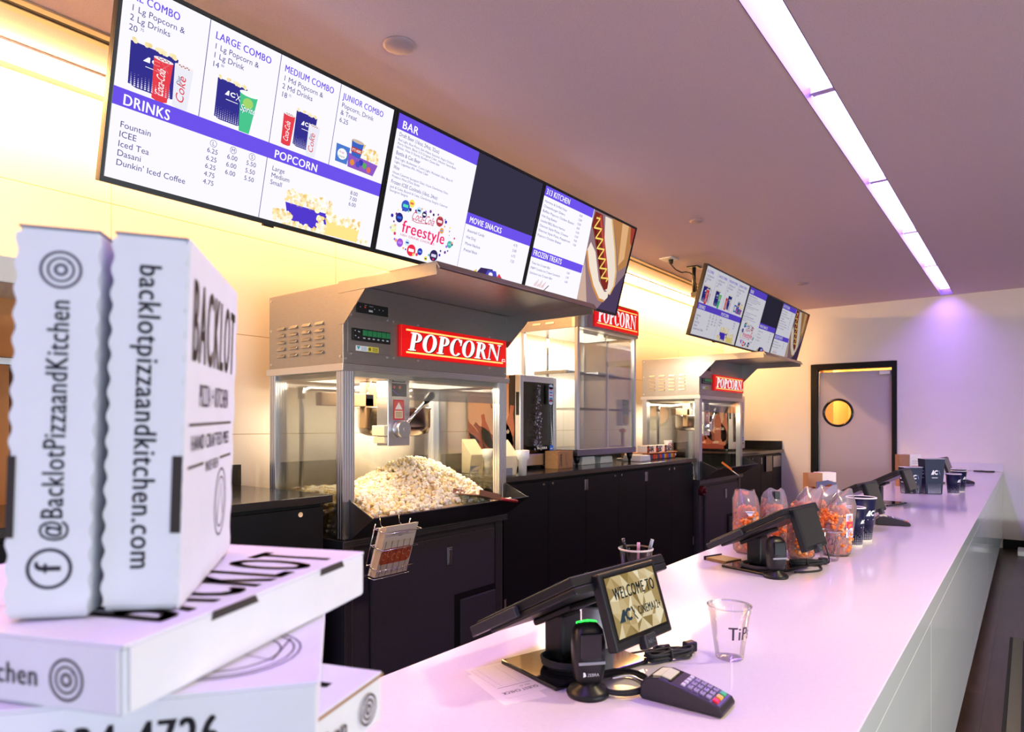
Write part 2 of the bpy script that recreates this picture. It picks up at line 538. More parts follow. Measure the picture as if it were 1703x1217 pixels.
door = thing('door_1', 'lavender grey swing door with a round porthole in a black frame', 'door', (0, YB, 0))
door['kind'] = 'structure'
o = (0, YB, 0)
fr = MB(o)
fr.box(DX0 - .078, DX0, YB - .025, YB + .11, 0, DZ + .075).box(DX1, DX1 + .055, YB - .025, YB + .11, 0, DZ + .075).box(DX0, DX1, YB - .025, YB + .11, DZ, DZ + .075)
fr.build('door_frame', M['black'], door, 0.003)
lf = MB(o)                                     # leaf with a round hole
lx0, lx1, lz0, lz1 = DX0 + .022, DX1 - .008, 0.02, DZ - .032
pcx, pcz, pr_ = -1.957, 1.555, 0.158
n = 48
ring = []; rect = []
for i in range(n):
    t = 2 * PI * i / n; dx, dz = math.cos(t), math.sin(t)
    ring.append((pcx + pr_ * dx, pcz + pr_ * dz))
    k = min(((lx1 - pcx) / dx if dx > 1e-9 else (lx0 - pcx) / dx if dx < -1e-9 else 1e9), ((lz1 - pcz) / dz if dz > 1e-9 else (lz0 - pcz) / dz if dz < -1e-9 else 1e9))
    rect.append((pcx + k * dx, pcz + k * dz))
for (cx_, cz_) in ((lx0, lz0), (lx1, lz0), (lx1, lz1), (lx0, lz1)):
    j = min(range(n), key=lambda i: (rect[i][0] - cx_) ** 2 + (rect[i][1] - cz_) ** 2); rect[j] = (cx_, cz_)
for y in (YB + .03, YB + .072):
    vs = [(p[0], y, p[1]) for p in ring] + [(p[0], y, p[1]) for p in rect]
    lf.add(vs, [(i, (i + 1) % n, n + (i + 1) % n, n + i) for i in range(n)])
lf.add([(p[0], y, p[1]) for y in (YB + .03, YB + .072) for p in ring], [(i, (i + 1) % n, n + (i + 1) % n, n + i) for i in range(n)])
lf.add([(p[0], y, p[1]) for y in (YB + .03, YB + .072) for p in rect], [(i, (i + 1) % n, n + (i + 1) % n, n + i) for i in range(n)])
lf.build('door_leaf', mat('door_paint', '#b9b4bd', 0.45), door)
pm = MB(o); K = 40
vs = []
for i in range(K):
    t = 2 * PI * i / K
    for j in range(8):
        q = 2 * PI * j / 8
        rr = pr_ + .012 + .016 * math.cos(q)
        vs.append((pcx + rr * math.cos(t), YB + .03 + .012 * math.sin(q), pcz + rr * math.sin(t)))
pm.add(vs, [(i * 8 + j, i * 8 + (j + 1) % 8, ((i + 1) % K) * 8 + (j + 1) % 8, ((i + 1) % K) * 8 + j) for i in range(K) for j in range(8)], 0, True)
pm.build('porthole_ring', M['glossblack'], door)
MB(o).cyl((pcx, YB + .048, pcz), (pcx, YB + .052, pcz), pr_, n=40).build('porthole_glass', M['glass'], door)
MB(o).box(lx1 - .13, lx1 - .01, YB - .005, YB + .03, lz1 - .055, lz1 - .01).build('door_closer', M['white_plastic'], door, 0.004)
MB(o).box(DX0 + .002, DX0 + .018, YB + .03, YB + .06, 0.0, DZ - .02).build('hinge_strip', M['alu'], door)
# warm corridor behind the door
hall = MB((0, YB, 0))
hy = YB + .11
hall.box(-3.0, -0.6, YB + 2.0, YB + 2.05, 0, 2.6).box(-3.0, -2.95, hy, YB + 2.0, 0, 2.6).box(-.65, -.6, hy, YB + 2.0, 0, 2.6).box(-3.0, -.6, hy, YB + 2.0, 2.6, 2.65)
hall.box(-1.95, -1.55, YB + 1.5, YB + 2.0, 0, 1.35, 1).box(-2.35, -2.22, YB + 1.0, YB + 2.0, 0, 2.6, 0)
struct(hall.build('wall_corridor', [mat('corridor_paint', '#f0c88a', 0.6), mat('corridor_wood', '#8a4a20', 0.5)]))
point('corridor_lamp', (-1.8, YB + 1.0, 2.35), (1.0, 0.62, 0.25), 75, 0.15)

# ------------------------------------------------------------------ ceiling fittings
sl = thing('linear_light', 'long violet light slot recessed in the ceiling above the counter', 'light', ((SX0 + SX1) / 2, 3.5, ZC))
o = sl.location
MB(o).box(SX0, SX1, YF, SYE, ZC + .079, ZC + .085).build('diffuser', M['slot'], sl)
hs = MB(o)
hs.box(SX0 + .0005, SX0 + .003, YF, SYE - .004, ZC - .002, ZC + .078).box(SX1 - .003, SX1 - .0005, YF, SYE - .004, ZC - .002, ZC + .078).box(SX0 + .0005, SX1 - .0005, SYE - .004, SYE - .001, ZC - .002, ZC + .078)
hs.build('housing', mat('slot_housing', (.13, .12, .14), 0.5), sl)
for y in (3.36, 4.82, 6.27, 7.72, 9.14):
    MB(o).box(SX0 + .004, SX1 - .004, y, y + .02, ZC + .045, ZC + .079).box(SX0 + .01, SX1 - .01, y - .012, y + .032, ZC + .042, ZC + .05).build('mounting_clip', M['white_plastic'], sl)
cv = thing('strip_light', 'glowing warm strip light along the top of the panelled wall', 'light', (-3.245, 3.3, ZC))
MB(cv.location).box(-3.296, -3.196, YF, YB - .02, ZC - .045, ZC - .012).build('diffuser', M['cove'], cv)
MB(cv.location).box(-3.304, -3.188, YF, YB - .02, ZC - .0115, ZC - .001).build('trim', M['white_plastic'], cv)
sd = thing('air_slot', 'thin black slot diffuser in the ceiling beside the warm strip light', 'vent', (-2.9, 3.3, ZC))
MB(sd.location).box(-2.915, -2.882, YF, YB - .02, ZC - .004, ZC - .0005).build('slot', M['black'], sd)
MB(sd.location).box(-2.95, -2.915, YF, YB - .02, ZC - .008, ZC - .0005).box(-2.882, -2.847, YF, YB - .02, ZC - .008, ZC - .0005).build('flange', mat('slot_flange', '#d8b98a', 0.5), sd)
for (x, y, r, lab) in ((-2.001, 1.821, .065, 'round flat cover plate in the ceiling in front of the largest menu screen'),
                       (-1.969, 4.763, .05, 'small round cover plate in the ceiling midway between the two rows of screens'),
                       (-1.927, 7.585, .06, 'small round cover plate in the ceiling before the farther row of screens')):
    tag(MB((x, y, ZC)).lathe((x, y, ZC), [(0, -.012), (r * .8, -.011), (r, -.004), (r, -.0005), (0, -.0005)], 28).build('ceiling_cover', mat('cover', '#a99298', 0.6)), lab, 'cover plate', 'round cover plates in the ceiling')
jb = thing('outlet_box', 'white outlet plate with black plug on the ceiling by the farther screens', 'outlet', (-2.62, 5.69, ZC))
MB(jb.location).box(-2.68, -2.56, 5.62, 5.76, ZC - .012, ZC - .0005).build('plate', M['white_plastic'], jb, 0.003)
MB(jb.location).cyl((-2.60, 5.70, ZC - .012), (-2.60, 5.70, ZC - .05), .022, .018).build('plug', M['rubber'], jb)
tag(MB((-2.6, 5.7, ZC - .06)).tube([(-2.60, 5.70, ZC - .055), (-2.57, 5.74, ZC - .10), (-2.54, 5.80, ZC - .12), (-2.50, 5.80, ZC - .12), (-2.45, 5.78, ZC - .14), (-2.40, 5.76, ZC - .18), (-2.37, 5.72, ZC - .26), (-2.36, 5.72, ZC - .34)], .006).build('power_cable', M['rubber']), 'black power cable looping from the ceiling outlet to the farther screens', 'cable')

# ------------------------------------------------------------------ menu screens
TW, TH = 1.133, 0.633
T_E1 = Vector((0, 1, 0)); T_E2 = Vector((0.17, 0, 0.61)).normalized(); T_N = T_E1.cross(T_E2)   # normal towards the room
WHITE, PURP, INK, DARK = '#f4f2fd', '#6a50e4', '#413a86', '#343044'


def bucket(a, x, y, w_, h, l=2, dots=True):
    """a navy popcorn tub with dotted foot"""
    a.poly([(x + .03 * w_, y + .05 * h), (x + .2 * w_, y), (x + w_ * .8, y), (x + w_ * .97, y + .05 * h), (x + w_, y + h), (x, y + h)], '#34308a', l)
    rnd = random.Random(5)
    for i in range(26):
        a.ell(x + w_ * (.05 + .9 * rnd.random()), y + h * (1.0 + .06 * rnd.random()), w_ * .05, w_ * .045, rnd.choice(['#f4e6b8', '#ecd490', '#faf2d8']), l + 1, 7)
    a.poly([(x + w_ * .28, y + h * .66), (x + w_ * .42, y + h * .66), (x + w_ * .42, y + h * .78), (x + w_ * .38, y + h * .78)], '#ffffff', l + 1)
    a.ring(x + w_ * .56, y + h * .72, w_ * .10, h * .06, w_ * .06, h * .035, '#ffffff', l + 1, 40, 320, 14)
    a.line([(x + w_ * .66, y + h * .80), (x + w_ * .82, y + h * .60)], w_ * .02, '#ffffff', l + 1)
    a.line([(x + w_ * .82, y + h * .80), (x + w_ * .66, y + h * .62)], w_ * .02, '#ffffff', l + 1)
    a.rect(x + w_ * .34, x + w_ * .74, y + h * .545, y + h * .56, '#ffffff', l + 1)
    if dots:
        for i in range(12):
            for j in range(7):
                s_ = (1 - j / 7.5) * w_ * .026
                if (i * 7 + j * 3) % 5 == 4 and j > 4: continue
                a.rect(x + w_ * (.07 + .073 * i), x + w_ * (.07 + .073 * i) + s_ * 1.5, y + h * (.03 + .045 * j), y + h * (.03 + .045 * j) + s_, '#e8e6fa', l + 1)


def can(a, x, y, w_, h, body, name, nc, l=3, lid='#efe6ea', both=None):
    a.poly([(x + w_ * .10, y + .03 * h), (x + w_ * .3, y), (x + w_ * .7, y), (x + w_ * .90, y + .03 * h), (x + w_, y + h * .96), (x, y + h * .96)], body, l)
    a.ell(x + w_ / 2, y + h * .965, w_ * .51, h * .045, lid, l + 1)
    for i in range(6):
        a.ell(x + w_ * (.25 + .1 * i), y + h * (.965 + .012 * (-1) ** i), w_ * .05, h * .014, '#9a6058', l + 2, 8)
    a.text(name, x + w_ * .66, y + h * .12, w_ * .44, nc, l + 2, 0, .8, .25, R(90), width=h * .62)
    if both: a.text(both, x + w_ * .40, y + h * .52, w_ * .22, '#2c4a7a', l + 2, 0, .8, .25, R(90))


def kernels(a, x0, x1, y0, y1, n_, s_, l, seed):
    rnd = random.Random(seed)
    for i in range(n_):
        x = x0 + (x1 - x0) * rnd.random(); y = y0 + (y1 - y0) * rnd.random()
        cl = rnd.choice(['#fff8e4', '#fdeec2', '#f6dc98', '#fffdf4', '#e8c070'])
        for k in range(3):
            a.ell(x + rnd.uniform(-s_, s_) * .7, y + rnd.uniform(-s_, s_) * .7, s_ * rnd.uniform(.5, .9), s_ * rnd.uniform(.5, .9), cl, l, 7)


def art_menu():
    a = Art(); a.rect(.016, TW - .016, .018, TH - .014, WHITE, 0)
    a.rect(.016, TW - .016, .245, .300, PURP, 1)
    for x in (.287, .559, .832): a.rect(x, x + .0025, .300, TH - .014, INK, 1)
    a.rect(.561, .5635, .018, .245, INK, 1)
    a.text('DRINKS', .045, .252, .034, '#ffffff', 3, 1, width=.150); a.text('POPCORN', .588, .254, .030, '#ffffff', 3, 1, width=.198)
    for x, t, wd, ls in ((.040, 'XL COMBO', .150, ('1 Lg Popcorn &', '2 Lg Drinks', '20')), (.310, 'LARGE COMBO', .215, ('1 Lg Popcorn &', '1 Lg Drink', '14')),
                         (.580, 'MEDIUM COMBO', .225, ('1 Md Popcorn &', '2 Md Drinks', '18')), (.850, 'JUNIOR COMBO', .215, ('Popcorn, Drink', '& Treat', '6.25'))):
        a.text(t, x, .568, .024, PURP, 2, 1, width=wd)
        for i, s_ in enumerate(ls): a.text(s_, x, .536 - .029 * i, .0185, INK, 2)
    for x, n_ in ((.070, '75'), (.338, '00'), (.608, '75')): a.text(n_, x + .004, .488, .008, INK, 2)
    bucket(a, .050, .315, .150, .135); can(a, .123, .300, .062, .135, '#e0404c', 'Coca-Cola', '#ffffff'); can(a, .190, .300, .062, .140, '#e6e6f0', 'Coke', '#d8303c', both='Diet')
    bucket(a, .337, .315, .112, .135)
    a.poly([(.436, .302), (.476, .302), (.492, .432), (.423, .432)], '#48c08a', 4); a.ell(.4575, .436, .037, .009, '#f4fbf8', 5); a.ell(.4575, .404, .02, .018, '#9fd06a', 5, 16)
    a.text('Sprite', .4575, .372, .022, '#1c5a9a', 6, 1, shear=.2, align='c', width=.062); a.text('Sprite', .4585, .373, .022, '#ffffff', 7, 0, shear=.2, align='c', width=.060)
    bucket(a, .655, .322, .094, .130); can(a, .603, .312, .050, .118, '#e0404c', 'Coca-Cola', '#ffffff'); can(a, .716, .302, .052, .122, '#e6e6f0', 'Coke', '#d8303c', both='Diet')
    a.poly([(.86, .325), (.92, .325), (.925, .395), (.855, .395)], '#4a78c8', 2); a.ell(.89, .36, .024, .022, '#f6f6fa', 3); a.text('fruit', .875, .362, .010, '#c04a7a', 4); a.text('snack', .873, .346, .010, '#5a8a30', 4)
    a.poly([(.925, .320), (1.062, .318), (1.080, .368), (.918, .376)], '#8a58c0', 3); kernels(a, .985, 1.075, .372, .425, 60, .007, 2, 3)
    for x, cl in ((.945, '#e08a40'), (.975, '#4a50c0'), (1.01, '#58a85a'), (1.035, '#d86a5a'), (.99, '#3a3ab0')): a.ell(x, .345 + .01 * math.sin(x * 90), .012, .013, cl, 4, 9)
    a.poly([(.935, .370), (.982, .366), (.990, .430), (.926, .432)], '#3a62c0', 4); a.ell(.958, .431, .032, .007, '#c8b4a4', 5); a.rect(.930, .986, .385, .405, '#b03a3a', 5); a.text("IT'S HERE", .934, .389, .011, '#ffffff', 6, 1, width=.048)
    for i, (t, y) in enumerate((('Fountain', .188), ('ICEE', .158), ('Iced Tea', .128), ('Dasani', .099), ("Dunkin' Iced Coffee", .069))): a.text(t, .045, y - .006, .0195, INK, 2)
    for x, t in ((.352, 'L'), (.427, 'M'), (.502, 'S')):
        a.ring(x, .228, .0125, .0125, .011, .011, INK, 2); a.text(t, x, .2215, .013, INK, 2, align='c')
    for x, t, n_ in ((.352, '6.25', 3), (.427, '6.00', 3), (.502, '5.50', 3)):
        for i in range(n_): a.text(t, x, .194 - .0275 * i, .0165, INK, 2, align='c')
    for i in (3, 4): a.text('4.75', .352, .194 - .0275 * i, .0165, INK, 2, align='c')
    for i, (t, p) in enumerate((('Large', '8.00'), ('Medium', '7.00'), ('Small', '6.00'))):
        a.text(t, .588, .206 - .026 * i, .0175, INK, 2); a.text(p, .962, .214 - .0235 * i, .016, INK, 2)
    a.poly([(.665, .105), (.895, .105), (.885, .075), (.87, .020), (.72, .020), (.68, .06)], '#5038c8', 2)
    kernels(a, .67, .885, .105, .158, 140, .008, 2, 11); a.ell(.815, .108, .013, .012, '#fdf2cc', 3)
    kernels(a, .620, .70, .022, .065, 70, .009, 3, 12); kernels(a, .70, .88, .021, .035, 60, .008, 3, 13); kernels(a, .825, .87, .03, .085, 28, .010, 4, 14)
    a.poly([(.868, .022), (1.035, .022), (1.04, .085), (.866, .085)], '#f6e08a', 4); kernels(a, .868, 1.035, .080, .112, 90, .008, 5, 15); kernels(a, 1.03, 1.10, .021, .04, 18, .008, 3, 16)
    return a


def art_bar():
    a = Art(); a.rect(.012, TW - .016, .018, TH - .014, WHITE, 0)
    a.rect(.012, .557, .553, TH - .014, PURP, 1); a.text('BAR', .042, .563, .034, '#ffffff', 3, 1, width=.100)
    a.rect(.557, TW - .014, .320, TH - .014, DARK, 1); a.rect(.557, TW - .014, .262, .320, PURP, 1)
    a.text('MOVIE SNACKS', .582, .274, .030, '#ffffff', 3, 1, width=.265); a.rect(.5575, .5595, .018, .262, INK, 1)
    y = .527
    for hd, ls in (('Draft Beer (16oz, 24oz, 32oz)', ('Bud Light, Blue Moon, Sam Adams Seasonal, Angry Orchard', 'Perry Hatch, Black 313 Original Cider, Infusion Santa Barb', 'Blinker, West O Shandy, Bumbers Queen Bee')),
                   ('Bottle & Can Beer', ('Bud Light, Budweiser, Coors Light, Michelob Ultra, Blue M', 'Light, Lagunitas IPA, White Claw')),
                   ('Wine', ('House Cabernet Sauvignon Glass, House Chardonnay Glass,', 'Prosecco Wine 375mL Bottle')),
                   ('Frozen ICEE Cocktails (16oz, 24oz)', ('Jack & Coke, Bacardi & Coke, Chardonnay Sangria, Cabernet', 'Sauvignon Sangria'))):
        a.text(hd, .035, y, .0165, INK, 2, width=.0088 * len(hd)); y -= .020
        for s_ in ls:
            a.text(s_, .035, y, .0105, '#5a5490', 2, width=.0066 * len(s_)); y -= .0165
        y -= .010
    a.text('Coca-Cola', .190, .196, .040, '#c82a50', 3, 0, shear=.28, width=.150); a.line([(.198, .193), (.23, .188), (.30, .197)], .003, '#c82a50', 3)
    a.text('freestyle', .145, .126, .056, '#ee2a68', 4, 1, width=.290); a.text('100+ DRINK CHOICES', .140, .108, .011, '#d03a66', 3, width=.230)
    rnd = random.Random(21)
    for (x, y, r, cl, in_) in ((.145, .245, .026, '#3a58c8', '#5ae0b0'), (.120, .185, .022, '#2a2a78', '#3a6ad8'), (.378, .228, .025, '#b03a48', '#f2e2e2'), (.402, .188, .014, '#e8a04a', '#7aa0d8'),
                               (.474, .135, .018, '#4ab0a8', '#8ad0c8'), (.228, .055, .028, '#e8304a', '#ffffff'), (.285, .060, .017, '#2a3aa8', '#6a8ad8'), (.380, .060, .028, '#322a5a', '#d8d4e8'),
                               (.180, .265, .018, '#f0e060', '#e8684a'), (.232, .245, .016, '#b8e0f4', '#2a2a58'), (.270, .235, .015, '#2a2a58', '#ffffff'), (.095, .13, .018, '#e8f0b8', '#f0f4d0'),
                               (.150, .075, .020, '#9a58d8', '#b884e8'), (.195, .085, .015, '#c8e4f6', '#3a4ab0'), (.330, .035, .011, '#e8e060', '#2a3a3a')):
        a.ell(x, y, r, r, cl, 2); a.rect(x - r * .6, x + r * .6, y - r * .25, y + r * .25, in_, 3)
    for i in range(46):
        t = 2 * PI * i / 46 + rnd.uniform(-.05, .05); q = rnd.uniform(.92, 1.18)
        x, y = .285 + .185 * q * math.cos(t), .150 + .105 * q * math.sin(t)
        r = rnd.uniform(.003, .0085)
        if y > .03: a.ell(x, y, r, r, rnd.choice(['#3a2ab0', '#2a2a58', '#e83a60', '#7a3a98', '#9a6ae0', '#5ab0a8', '#f0e070', '#f0a070']), 2, 10)
    for i, (t, p) in enumerate((('Assorted Candy', '4.75'), ('Hot Dog', '5.00'), ('Movie Nachos', '6.75'), ('Pretzel Bites', '7.25'))):
        a.text(t, .582, .226 - .033 * i, .0145, INK, 2); a.text(p, .990, .232 - .030 * i, .0145, INK, 2, align='c')
    a.poly([(.70, .02), (.86, .02), (.84, .075), (.74, .068)], '#3a2a5a', 2); a.poly([(.78, .02), (.90, .02), (.87, .07), (.80, .066)], '#4a4ab8', 3); a.poly([(.87, .02), (.96, .02), (.90, .062)], '#d83a4a', 3)
    a.ell(.83, .045, .018, .012, '#f2e6f0', 4); a.poly([(.66, .02), (.72, .02), (.71, .055)], '#e0c44a', 3)
    return a


def art_kitchen():
    a = Art(); a.rect(.012, TW - .016, .018, TH - .014, WHITE, 0)
    a.rect(.012, .553, .563, TH - .014, PURP, 1); a.text('313 KITCHEN', .030, .575, .032, '#ffffff', 3, 1, width=.250)
    a.rect(.012, .572, .210, .262, PURP, 1); a.text('FROZEN TREATS', .030, .221, .032, '#ffffff', 3, 1, width=.300)
    its = ('Hummus & Grilled Naan', 'Cheeseburger Sliders', 'Buffalo Popcorn Chicken Basket', 'Hot Dog Basket', 'Loaded BBQ Bacon Nachos', 'Detroit Style Pizza, Cheese', 'Detroit Style Pizza, Pepperoni', 'Popcorn Chicken Basket')
    for i, (t, p) in enumerate(zip(its, ('8.00', '12.00', '12.00', '8.00', '10.00', '12.00', '9.00', '9.00'))):
        a.text(t, .034, .531 - .028 * i, .0135, INK, 2, width=.0112 * len(t)); a.text(p, .425, .538 - .026 * i, .0135, INK, 2, align='c')
    for i, (t, p) in enumerate((('Twix Ice Cream Bar', '5.00'), ('M&M Cookie Ice Cream Sandwich', '5.00'), ('Snickers Ice Cream Bar', '6.00'))):
        a.text(t, .034, .172 - .029 * i, .0135, INK, 2, width=.0108 * len(t)); a.text(p, .425, .178 - .028 * i, .0135, INK, 2, align='c')
    for i in range(9): a.line([(.10 + .012 * i, .05), (.11 + .013 * i, .07 + .012 * (i % 3))], .004, ('#d8a8a0', '#c8706a')[i % 2], 2)
    a.line([(.20, .03), (.25, .075)], .006, '#5a2a30', 2)
    # hot dog photograph
    x0 = .557; a.poly([(x0, TH - .014), (TW - .016, TH - .014), (TW - .016, .018), (.590, .018)], '#8a7078', 1)
    a.poly([(.58, .30), (.72, .02), (.59, .018)], '#c8a898', 2); a.poly([(TW - .016, .30), (TW - .016, .018), (.86, .018)], '#4a3a58', 2)
    a.poly([(.80, TH - .014), (TW - .02, TH - .014), (TW - .02, .36), (1.02, .30), (.93, .45)], '#b07a4a', 2); a.poly([(.93, TH - .014), (1.02, TH - .014), (1.06, .40), (1.0, .34)], '#d8a878', 3)
    a.poly([(1.05, TH - .014), (TW - .016, TH - .014), (TW - .016, .50), (1.09, .52)], '#9a3a30', 3)
    bun1 = [(.70, .61), (.80, .61), (.92, .44), (1.00, .30), (1.02, .20), (.98, .13), (.90, .16), (.80, .34)]
    a.poly(bun1, '#e6d6c6', 3); a.line([(.79, .61), (.91, .44), (.99, .30), (1.01, .20), (.98, .135)], .016, '#d8a860', 4)
    bun2 = [(.575, .36), (.60, .42), (.68, .37), (.80, .20), (.90, .14), (.955, .15), (.96, .11), (.92, .075), (.85, .075), (.74, .15), (.64, .26)]
    a.poly(bun2, '#ecdccb', 4); a.line([(.575, .36), (.64, .26), (.74, .155), (.85, .08), (.92, .078)], .018, '#c88848', 5)
    dog = [(.575, .61), (.665, .61), (.76, .46), (.86, .32), (.925, .21), (.93, .165), (.89, .150), (.83, .19), (.72, .34), (.60, .49), (.565, .52)]
    a.poly(dog, '#7c2a22', 5); a.line([(.64, .60), (.74, .46), (.84, .32), (.905, .22)], .026, '#b4483c', 6); a.line([(.60, .53), (.72, .37), (.83, .22)], .012, '#4c1614', 6)
    zig = []
    for i in range(27):
        t = i / 26; cx_ = .600 + .285 * t; cy_ = .575 - .375 * t; k = .036 * math.sin(i * PI / 2.0)
        zig.append((cx_ + k * .95, cy_ + k * .55))
    zz = []
    for i in range(len(zig) - 1):
        for k in range(4): zz.append((zig[i][0] + (zig[i + 1][0] - zig[i][0]) * k / 4, zig[i][1] + (zig[i + 1][1] - zig[i][1]) * k / 4))
    a.line(zz, .011, '#f2d468', 7)
    return a


ARTS = [art_menu, art_bar, art_kitchen]
def menu_screen(i, y, label, strength, group):
    o = Vector((-2.37, y, 2.19))
    t = thing('menu_screen', label, 'menu screen', o, 0, group)
    def W(a, b_, h): return o + T_E1 * a + T_E2 * b_ + T_N * h
    def slab(mb, a0, a1, b0, b1, h0, h1, m=0):
        vs = [W(a, b_, h) for h in (h0, h1) for (a, b_) in ((a0, b0), (a1, b0), (a1, b1), (a0, b1))]
        mb.add(vs, [(0, 3, 2, 1), (4, 5, 6, 7), (0, 1, 5, 4), (1, 2, 6, 5), (2, 3, 7, 6), (3, 0, 4, 7)], m)
    g = 0.0015
    b1 = MB(o); slab(b1, g, TW - g, 0, TH, -.035, -.004); slab(b1, .18, TW - .18, .12, TH - .1, -.075, -.035)
    b1.build('housing', M['blackplastic'], t, .003)
    b2 = MB(o); e = .012
    slab(b2, g, TW - g, 0, .018, -.004, .003); slab(b2, g, TW - g, TH - e, TH, -.004, .003); slab(b2, g, e, .018, TH - e, -.004, .003); slab(b2, TW - e, TW - g, .018, TH - e, -.004, .003)
    b2.build('bezel', M['blackplastic'], t)
    p = MB(o); slab(p, e, TW - e, .018, TH - e, -.004, -.002); p.build('screen', mat('screen_back', (.02, .02, .03), .2), t)
    ARTS[i]().build('screen_content', t, lambda x, y_, h: W(x, y_, h - .0018), lambda c_: glow(c_, strength), .00016, o)
    l = MB(o); slab(l, TW * .52, TW * .56, -.008, 0, -.02, -.005); l.build('sensor_bump', M['blackplastic'], t)
    mt = MB(o)                                       # ceiling pole mount
    q = W(TW / 2, TH * .75, -.075)
    px = -2.56
    mt.box(px - .02, q.x, q.y - .03, q.y + .03, q.z - .03, q.z + .01).cyl((px, q.y, q.z), (px, q.y, ZC - .001), .018, n=16).box(px - .05, px + .05, q.y - .06, q.y + .06, ZC - .012, ZC - .001)
    mt.build('ceiling_mount', M['blackmetal'], t)
    return t

for k, (i, lab) in enumerate(((0, 'large lit menu screen listing drinks, popcorn and four combo offers with prices'),
                              (1, 'lit menu screen with the bar list, a dark blank panel and movie snacks'),
                              (2, 'lit menu screen with a big hot dog photo beside kitchen and frozen treats lists'))):
    menu_screen(i, .86 + TW * k, lab, 1.0, 'nearer row of menu screens')
for k, (i, lab) in enumerate(((0, 'first screen of the farther row, drinks and popcorn list above the second popcorn machine'),
                              (1, 'middle screen of the farther row, with a dark blank panel above the farther canopy'),
                              (2, 'last screen of the farther row, hot dog photo nearest the back wall'))):
    menu_screen(i, 5.57 + TW * k, lab, .56, 'farther row of menu screens')  # weaker glow stands in for dimming at a steep viewing angle

# ------------------------------------------------------------------ popcorn machines
MX0, MX1, MY0, MY1 = -3.23, -2.60, 2.005, 3.268          # back, front, near side, far side
o = Vector(((MX0 + MX1) / 2, (MY0 + MY1) / 2, 0))
pm1 = thing('popcorn_machine', 'nearest steel popcorn machine, full of popcorn, under the hooded canopy', 'popcorn machine', o, 0, 'popcorn machines along the wall')
b = MB(o)
b.box(MX0 + .02, MX1 - .03, MY0 + .02, MY1 - .02, .08, .80)
b.build('cabinet', M['cab_dark'], pm1, .004)
MB(o).box(MX0 + .05, MX1 - .08, MY0 + .05, MY1 - .05, 0, .08).build('plinth', M['black'], pm1)
for (y0, y1) in ((MY0 + .02, MY0 + .075), (MY1 - .085, MY1 - .02)):
    tr = MB(o).box(MX1 - .03, MX1 - .018, y0, y1, .08, .80)
    for i in range(4): tr.box(MX1 - .018, MX1 - .014, y0 + .006 + i * (y1 - y0 - .012) / 4, y0 + .006 + (i + .6) * (y1 - y0 - .012) / 4, .08, .80)
    tr.build('corner_trim', mat('dark_trim', (.16, .16, .18), .35, .8), pm1)
d = MB(o).box(MX1 - .03, MX1 - .012, 2.19, 3.165, .10, .765)
d.build('door', M['cab_dark'], pm1, .005)
MB(o).box(MX1 - .012, MX1 - .002, 2.735, 2.775, .60, .70).box(MX1 - .004, MX1 + .001, 2.742, 2.768, .61, .69).build('door_handle', M['alu'], pm1, .003)
v = MB(o).box(MX1 - .012, MX1 - .008, 2.80, 3.17, .10, .42)
v.build('vent_recess', M['black'], pm1)
MB(o).box(MX1 - .010, MX1 + .004, 2.84, 3.16, .12, .385).build('vent_panel', M['cab_dark'], pm1, .006)
rim = MB(o).box(MX0, MX1 + .004, MY0 - .004, MY1 + .004, .80, .838)
for i in range(3): rim.box(MX1 + .004, MX1 + .008, MY0 - .004, MY1 + .004, .805 + .011 * i, .811 + .011 * i)
rim.build('deck_rim', mat('rim_dark', (.13, .13, .15), .3, .8), pm1, .002)
MB(o).box(MX0 + .01, MX1 - .01, MY0 + .01, MY1 - .01, .838, .846).build('deck', M['steel'], pm1)
# posts (ribbed aluminium)
for (x, sx) in ((MX0, 1), (MX1, -1)):
    for (y, sy) in ((MY0, 1), (MY1, -1)):
        x0, x1 = (x, x + .055) if sx > 0 else (x - .055, x)
        y0, y1 = (y, y + .072) if sy > 0 else (y - .072, y)
        pb = MB(o).box(x0 + .003, x1 - .003, y0 + .003, y1 - .003, .846, 1.66)
        for i in range(5):
            a0 = y0 + .002 + i * (y1 - y0) / 5; a1 = a0 + (y1 - y0) / 5 * .62
            pb.box(x1 - .004, x1, a0, a1, .846, 1.66)
        for i in range(3):
            a0 = x0 + .004 + i * (x1 - x0) / 3; a1 = a0 + (x1 - x0) / 3 * .6
            pb.box(a0, a1, y0 - .0005, y0 + .004, .846, 1.66)
        pb.build('corner_post', M['alu'], pm1)
# rails and header
rl = MB(o).box(MX0 - .012, MX1 + .012, MY0 - .012, MY1 + .012, 1.66, 1.695)
for i in range(3): rl.box(MX1 + .012, MX1 + .016, MY0 - .012, MY1 + .012, 1.664 + i * .010, 1.670 + i * .010)
rl.build('top_rail', M['alu'], pm1, .0015)
MB(o).box(MX0 + .05, MX1 - .05, MY0 + .05, MY1 - .05, 1.640, 1.66).build('ceiling_pan', mat('pan_metal', (.55, .50, .42), .5, .5), pm1)
HZ = 2.085
MB(o).box(MX0 - .002, MX1, MY0, MY1, 1.695, HZ).build('header_box', M['steel'], pm1, .003)
for cx_ in (-3.115, -3.005, -2.895, -2.785):
    lv = MB(o)
    for k in range(5):
        z = 1.752 + k * .036
        lv.prism([(MY0, z + .018), (MY0 - .012, z + .003), (MY0 - .012, z), (MY0, z)], 'x', cx_ - .033, cx_ + .033)
    lv.build('louvre_column', M['steel'], pm1, .001)
rv = MB(o)
